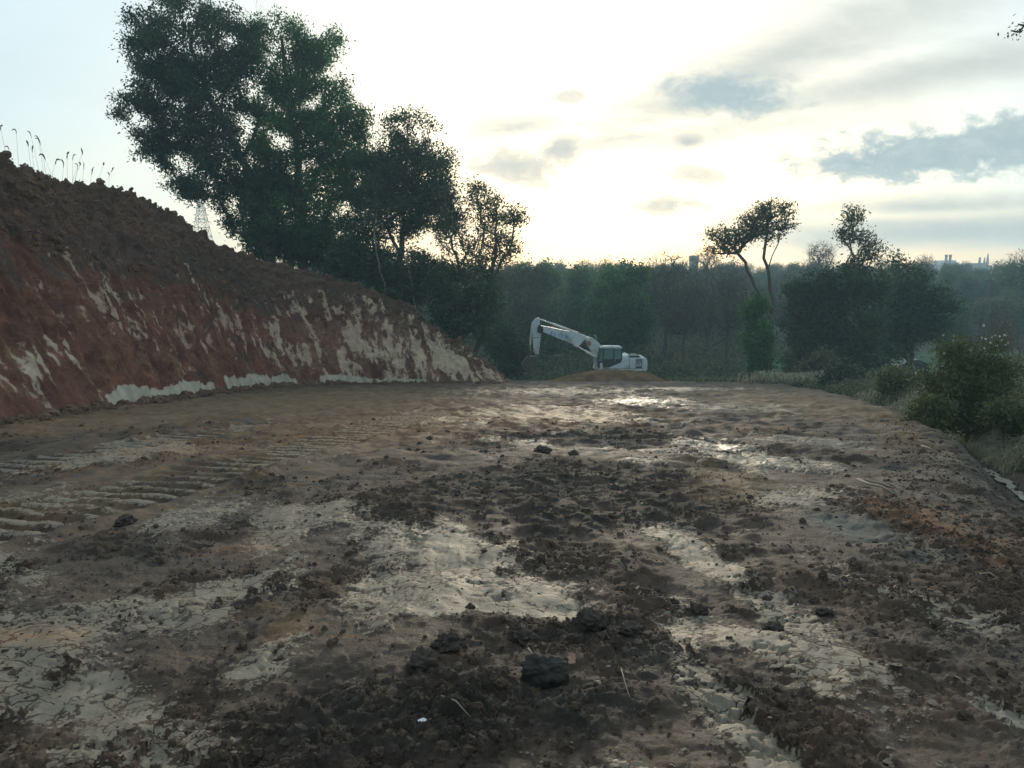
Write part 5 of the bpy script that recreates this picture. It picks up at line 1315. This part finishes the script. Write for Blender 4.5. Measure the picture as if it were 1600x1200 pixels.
def lumps_on(name, x, y, z, size, flat, mat, rng, tilt):
    """uneven little lumps carried by points, past counting"""
    n = len(x)
    me = np_mesh(name, np.stack([x, y, z], 1), np.zeros((0, 3), int))
    set_attr(me, 'size', size); set_attr(me, 'turn', rng.uniform(0, 6.28, n)); set_attr(me, 'tilt', rng.normal(size=n) * tilt)
    a = me.attributes.new('pick', 'INT', 'POINT'); a.data.foreach_set('value', rng.integers(0, 5, n).astype(np.int32))
    o = tag(link_mesh(name, me, mat), kind='stuff')
    ng = bpy.data.node_groups.new(name, 'GeometryNodeTree')
    ng.interface.new_socket("Geometry", in_out='INPUT', socket_type='NodeSocketGeometry'); ng.interface.new_socket("Geometry", in_out='OUTPUT', socket_type='NodeSocketGeometry')
    nn = ng.nodes; L = ng.links; gi = nn.new('NodeGroupInput'); go = nn.new('NodeGroupOutput')
    m2p = nn.new('GeometryNodeMeshToPoints'); L.new(gi.outputs[0], m2p.inputs[0])
    def named(nm, typ):
        q = nn.new('GeometryNodeInputNamedAttribute'); q.data_type = typ; q.inputs['Name'].default_value = nm; return q.outputs['Attribute']
    pool = nn.new('GeometryNodeJoinGeometry')
    for i in range(5):
        ico = nn.new('GeometryNodeMeshIcoSphere'); ico.inputs['Radius'].default_value = 1.0; ico.inputs['Subdivisions'].default_value = 3
        p = nn.new('GeometryNodeInputPosition'); ns = nn.new('ShaderNodeTexNoise'); ns.noise_dimensions = '4D'
        L.new(p.outputs[0], ns.inputs['Vector']); ns.inputs['W'].default_value = 3.7 * i; ns.inputs['Scale'].default_value = 1.3; ns.inputs['Detail'].default_value = 3; ns.inputs['Roughness'].default_value = .65
        sb = nn.new('ShaderNodeVectorMath'); sb.operation = 'SUBTRACT'; L.new(ns.outputs['Color'], sb.inputs[0]); sb.inputs[1].default_value = (.5, .5, .5)
        sc = nn.new('ShaderNodeVectorMath'); sc.operation = 'MULTIPLY'; L.new(sb.outputs[0], sc.inputs[0]); sc.inputs[1].default_value = (2.6, 2.6, 2.0)
        sp = nn.new('GeometryNodeSetPosition'); L.new(ico.outputs[0], sp.inputs['Geometry']); L.new(sc.outputs[0], sp.inputs['Offset'])
        tf = nn.new('GeometryNodeTransform'); L.new(sp.outputs[0], tf.inputs['Geometry']); tf.inputs['Scale'].default_value = (1, 1, flat)
        sm = nn.new('GeometryNodeSetMaterial'); sm.inputs['Material'].default_value = mat; L.new(tf.outputs[0], sm.inputs[0])
        g2 = nn.new('GeometryNodeGeometryToInstance'); L.new(sm.outputs[0], g2.inputs[0]); L.new(g2.outputs[0], pool.inputs[0])
    iop = nn.new('GeometryNodeInstanceOnPoints'); L.new(m2p.outputs[0], iop.inputs['Points']); L.new(pool.outputs[0], iop.inputs['Instance']); iop.inputs['Pick Instance'].default_value = True
    L.new(named('pick', 'INT'), iop.inputs['Instance Index'])
    cx = nn.new('ShaderNodeCombineXYZ'); L.new(named('turn', 'FLOAT'), cx.inputs[2]); L.new(named('tilt', 'FLOAT'), cx.inputs[0])
    e2r = nn.new('FunctionNodeEulerToRotation'); L.new(cx.outputs[0], e2r.inputs[0]); L.new(e2r.outputs[0], iop.inputs['Rotation'])
    cs = nn.new('ShaderNodeCombineXYZ'); sz = named('size', 'FLOAT')
    for i in range(3): L.new(sz, cs.inputs[i])
    L.new(cs.outputs[0], iop.inputs['Scale']); L.new(iop.outputs[0], go.inputs[0])
    md = o.modifiers.new(name, 'NODES'); md.node_group = ng
def lump_mat(name, lo, hi, grain, rough):
    m_, t, b, out = new_mat(name)
    pos = t.node('ShaderNodeNewGeometry').outputs['Position']
    c = t.mix(t.smooth(t.noise(pos, 0.9, 5, .6), .3, .7), c4(lo), c4(hi))
    c = t.mix(t.math('MULTIPLY', t.noise(pos, 60.0, 3, .6), .6), c, c4(grain))
    t.l.new(c, b.inputs['Base Color']); b.inputs['Roughness'].default_value = rough; b.inputs['Specular IOR Level'].default_value = .3
    bp = t.node('ShaderNodeBump'); bp.inputs['Strength'].default_value = .7; bp.inputs['Distance'].default_value = .006
    t.l.new(t.noise(pos, 220.0, 4, .65), bp.inputs['Height']); t.l.new(bp.outputs[0], b.inputs['Normal'])
    return m_
def crumbs():
    rng = np.random.default_rng(17)
    N = 100000
    y = 1.9 * np.power(22.0 / 1.9, rng.uniform(0, 1, N)); x = rng.uniform(-.72, .76, N) * (y + .5)
    h, _, _, _, m = mud_detail(x, y, y * .0045)
    d = x - np.interp(y, EY, EX)
    dens = np.clip(.55 + .9 * fbm(x * .8, y * .8, 4, 18, .6), .05, 1) * (1 - m * .96)
    k = ((rng.uniform(size=N) < dens) & (d < 0)) | ((d >= -1.3) & (d < 1.8) & (rng.uniform(size=N) < .75)); x, y, h = x[k], y[k], h[k]
    n = len(x); s = np.minimum(.0040 + .0055 * rng.pareto(2.4, n), .034) * np.clip(.75 + y * .05, .8, 1.6)
    lumps_on("mud_crumbs", x, y, H(x, y) + h - s * .2, s, 1.0, lump_mat("crumbly_mud", (0.034, 0.026, 0.021), (0.086, 0.058, 0.041), (0.12, 0.088, 0.066), .9), rng, 1.5)
    # thin flakes of dried clay curling off the plates
    N = 40000
    y = 1.9 * np.power(15.0 / 1.9, rng.uniform(0, 1, N)); x = rng.uniform(-.72, .76, N) * (y + .5)
    h, _, _, pl, _ = mud_detail(x, y, y * .0045)
    k = (pl > -.30) & (pl < .5) & (rng.uniform(size=N) < np.where(pl < .15, .55, .10)) & (x < np.interp(y, EY, EX) - .2); x, y, h = x[k], y[k], h[k]
    n = len(x); s = np.minimum(.0045 + .005 * rng.pareto(2.4, n), .024) * np.clip(.7 + y * .06, .8, 1.5)
    lumps_on("clay_flakes", x, y, H(x, y) + h + .002 + s * .05, s, .16, lump_mat("clay_flake", (0.125, 0.098, 0.070), (0.225, 0.190, 0.140), (0.18, 0.146, 0.105), .65), rng, .20)
crumbs()
def bank_spill():
    """loose lumps on the tipped upper part of the bank and earth fallen to its foot"""
    rng = np.random.default_rng(41); nu = BANK.shape[0]
    n = 5500; u = rng.integers(int(nu * .12), nu - 30, n); v = rng.integers(int((BANK_NV - 40) * .60), BANK_NV - 30, n); p = BANK[u, v] + rng.normal(size=(n, 3)) * .05
    s = np.minimum(.020 + .026 * rng.pareto(2.2, n), .17)
    lumps_on("bank_lumps", p[:, 0], p[:, 1], p[:, 2] + s * .2, s, .85, lump_mat("tipped_earth", (0.080, 0.046, 0.031), (0.185, 0.098, 0.058), (0.20, 0.125, 0.082), .9), rng, 1.5)
    n = 2600; u = rng.integers(int(nu * .05), nu - 40, n); v0 = int((BANK_NV - 40) * .06)
    p = BANK[u, v0] + np.array([.25, -.25, 0]) * np.abs(rng.normal(size=(n, 1))) * np.array([1.6, 1.2, 1]); z = np.maximum(H(p[:, 0], p[:, 1]) + .03, 0 * p[:, 0] - 99)
    s = np.minimum(.022 + .028 * rng.pareto(2.0, n), .22)
    lumps_on("fallen_earth", p[:, 0], p[:, 1], z + s * .25, s, .8, lump_mat("fallen_soil", (0.085, 0.042, 0.030), (0.165, 0.090, 0.058), (0.20, 0.15, 0.11), .9), rng, 1.5)
bank_spill()

# ------------------------------------------------------------------ grass, straw and low brush
M_GRASS = leaf_mat("verge_grass", (0.058, 0.076, 0.042), (0.21, 0.205, 0.14), 0.3, 0.7)
M_STRAW = leaf_mat("dry_straw", (0.19, 0.175, 0.13), (0.48, 0.45, 0.35), 0.25, 0.8)
def blades(name, x, y, z, ln, rng, mat, droop=.6, width=.012):
    n = len(x); a = rng.uniform(0, 6.28, n); d = np.stack([np.cos(a), np.sin(a), np.zeros(n)], 1); s = np.stack([-np.sin(a), np.cos(a), np.zeros(n)], 1)
    b = np.stack([x, y, z], 1); L = ln[:, None]; dr = (droop * rng.uniform(.4, 1.4, n))[:, None]
    m1 = b + d * L * .30 * dr + np.array([0, 0, 1]) * L * .62; tp = b + d * L * (.95 * dr) + np.array([0, 0, 1]) * L * (1 - .55 * dr)
    w = (width * np.maximum(1, y * .06))[:, None]
    V = np.stack([b - s * w, b + s * w, m1 + s * w * .7, m1 - s * w * .7, tp + s * w * .12, tp - s * w * .12], 1).reshape(-1, 3)
    f = np.array([[0, 1, 2, 3], [3, 2, 4, 5]]); Fc = (np.arange(n)[:, None, None] * 6 + f[None]).reshape(-1, 4)
    me = np_mesh(name, V, Fc, False); set_attr(me, 'tone', np.repeat(rng.uniform(0, 1, n), 6))
    return tag(link_mesh(name, me, mat), kind='stuff')
def verge():
    rng = np.random.default_rng(23)
    N = 62000
    y = 5.5 * np.power(64 / 5.5, rng.uniform(0, 1, N)); d = 1.95 + 11 * rng.uniform(0, 1, N) ** 1.4
    x = np.interp(y, EY, EX) + d + .4 * fbm(y * .3, y * 0, 2, 24)
    keep = fbm(x * .9, y * .9, 3, 25) > -.35; x, y = x[keep], y[keep]
    ln = rng.uniform(.18, .55, len(x)) * (1 + .6 * fbm(x * .5, y * .5, 3, 26))
    blades("verge_grass", x, y, H(x, y) - .03, ln, rng, M_GRASS, .75)
    # bramble leaves between the blades
    N = 46000
    y = 6 * np.power(62 / 6, rng.uniform(0, 1, N)); x = np.interp(y, EY, EX) + 2.1 + 9 * rng.uniform(0, 1, N) ** 1.4
    hump = np.clip(fbm(x * .55, y * .55, 3, 27) + .45, 0, 1.2); keep = hump > .12; x, y, hump = x[keep], y[keep], hump[keep]
    z = H(x, y) + hump * rng.uniform(0, 1, len(x)) * .9
    v, f = leaf_quads(np.stack([x, y, z], 1), .035 * np.clip(y * .05, 1, 2.6), rng, .6)
    me = np_mesh("bramble_leaves", v, f, False); set_attr(me, 'tone', np.repeat(rng.uniform(0, 1, len(x)), 4)); tag(link_mesh("bramble_leaves", me, M_BUSH), kind='stuff')
    # a tangle of dead twigs and cut branches thrown over the rim
    N = 1500; y = 7 * np.power(60 / 7, rng.uniform(0, 1, N)); dd = 2.0 + 4.5 * rng.uniform(0, 1, N) ** .8; x = np.interp(y, EY, EX) + dd; b = np.stack([x, y, H(x, y) + .04 + rng.uniform(0, .5, N) * (dd > 2)], 1)
    dv = rng.normal(size=(N, 3)) * np.array([1, 1, .55]); dv[:, 2] += .25; dv *= (rng.uniform(.25, .9, N) / np.linalg.norm(dv, axis=1))[:, None]
    md_ = b + dv * .55 + rng.normal(size=(N, 3)) * .06; rr = rng.uniform(.004, .010, N) * np.clip(y * .06, 1, 2.4)
    A_ = np.concatenate([b, md_, md_]); B_ = np.concatenate([md_, b + dv, md_ + dv * .4 + rng.normal(size=(N, 3)) * .12]); R_ = np.concatenate([rr, rr * .8, rr * .5])
    tag(link_mesh("dead_twigs", np_mesh("dead_twigs", *tubes(A_, B_, R_, R_ * .6, 4)), M_BARK_PALE), kind='stuff')
    # pale straw: the heap on the far rim and the tussock by the ditch
    X = []; Yy = []
    for px, py, sx, sy, n in ((1235, 604, 1.2, .9, 1500), (1265, 606, 1.0, .8, 1200), (1300, 610, 1.4, .8, 900)):
        g = P(px, py, 56); X.append(g.x + rng.normal(size=n) * sx); Yy.append(56.5 + rng.normal(size=n) * sy)
    x = np.concatenate(X); y = np.concatenate(Yy)
    blades("straw_heap", x, y, H(x, y) + rng.uniform(-.05, .35, len(x)), rng.uniform(.4, 1.0, len(x)), rng, M_STRAW, 1.1, .010)
    X = []; Yy = []
    for px, py, s, n in ((1510, 700, .40, 3200), (1535, 688, .5, 3000), (1560, 705, .45, 2000), (1590, 720, .45, 1800), (1480, 668, .55, 1800), (1420, 640, .8, 2400), (1450, 655, .7, 1800), (1370, 625, 1.0, 1600)):
        g = ground_at(px, py); X.append(g.x + rng.normal(size=n) * s); Yy.append(g.y + rng.normal(size=n) * s * 1.4)
    x = np.concatenate(X); y = np.concatenate(Yy)
    k = x > np.interp(y, EY, EX) + 1.7; x, y = x[k], y[k]
    blades("dry_tussocks", x, y, H(x, y) - .02, rng.uniform(.25, .75, len(x)), rng, M_STRAW, 1.1, .006)
    # rough grass beyond the far rim and round the heap
    N = 16000
    y = rng.uniform(58.5, 80, N); x = rng.uniform(-10, 40, N); k = (fbm(x * .4, y * .4, 3, 28) > -.1) | (y > 70); x, y = x[k], y[k]
    k = (x > 14) | (y > 74); x, y = x[k], y[k]
    blades("rough_grass", x, y, H(x, y) - .05, rng.uniform(.25, .7, len(x)), rng, M_GRASS, .7)
    # weeds on top of the bank
    idx = rng.integers(0, BANK.shape[0], 9000); jj = rng.integers(BANK.shape[1] - 38, BANK.shape[1] - 2, 9000)
    p = BANK[idx, jj] + rng.normal(size=(9000, 3)) * np.array([.25, .25, .02]); k = (p[:, 1] > 51) & (jj > BANK.shape[1] - 26); p = p[k]
    blades("bank_weeds", p[:, 0], p[:, 1], p[:, 2] - .05, rng.uniform(.25, .8, len(p)), rng, M_GRASS, .7)
verge()
def valley_brush():
    rng = np.random.default_rng(29); N = 60000
    y = rng.uniform(79, 128, N); x = rng.uniform(-18, 36, N) + (y - 100) * .25
    hump = np.clip(.35 + fbm(x * .16, y * .16, 4, 30, .6), .05, 1)
    k = ~((x > 27) & (y < 100)); x, y, hump = x[k], y[k], hump[k]
    z = H(x, y) + hump * 3.4 * rng.uniform(0, 1, len(x)) ** .8
    v, f = leaf_quads(np.stack([x, y, z], 1), .22, rng, .4)
    me = np_mesh("valley_brush", v, f, False); set_attr(me, 'tone', np.repeat(np.clip(.5 + .6 * fbm(x * .3, y * .3, 3, 32) + .3 * rng.normal(size=len(x)), 0, 1), 4))
    tag(link_mesh("valley_brush", me, M_OLIVE), kind='stuff')
valley_brush()
def roots():
    """dead roots and stones sticking out of the bank"""
    rng = np.random.default_rng(31); A = []; B = []
    nu, nv = BANK.shape[:2]
    M_ROOT = simple_mat("dead_roots", (0.19, 0.16, 0.13), 0.9, vary=.3)
    for i in range(240):
        u = rng.integers(int(nu * .15), int(nu * .9)); v = rng.integers(int((nv - 40) * .45), nv - 44)
        p = BANK[u, v]; d = rng.normal(size=3) * np.array([.5, .6, .25]); L = rng.uniform(.25, .9); d = d / np.linalg.norm(d) * L
        A.append(p + np.array([.06, -.06, .03])); B.append(p + d * .8 + np.array([.10, -.10, .03]))
    A = np.array(A); B = np.array(B); r = rng.uniform(.008, .022, len(A))
    tag(link_mesh("dead_roots", np_mesh("dead_roots", *tubes(A, B, r, r * .5, 5)), M_ROOT), kind='stuff')
roots()

# ------------------------------------------------------------------ evening haze
def haze():
    bm = bmesh.new(); bmesh.ops.create_cube(bm, size=1.0)
    me = bpy.data.meshes.new("haze"); bm.to_mesh(me); bm.free()
    o = link_mesh("haze", me); o.scale = (1420, 860, 46); o.location = (30, 240, 7.0); tag(o, kind='stuff')
    m = bpy.data.materials.new("evening_haze"); m.use_nodes = True; t = NT(m.node_tree); t.n.clear()
    out = t.node('ShaderNodeOutputMaterial'); v = t.node('ShaderNodeVolumePrincipled')
    v.inputs['Color'].default_value = (0.58, 0.86, 1.0, 1); v.inputs['Density'].default_value = HAZE; v.inputs['Anisotropy'].default_value = 0.2
    t.l.new(v.outputs[0], out.inputs['Volume']); me.materials.append(m)
HAZE = 0.00098
haze()
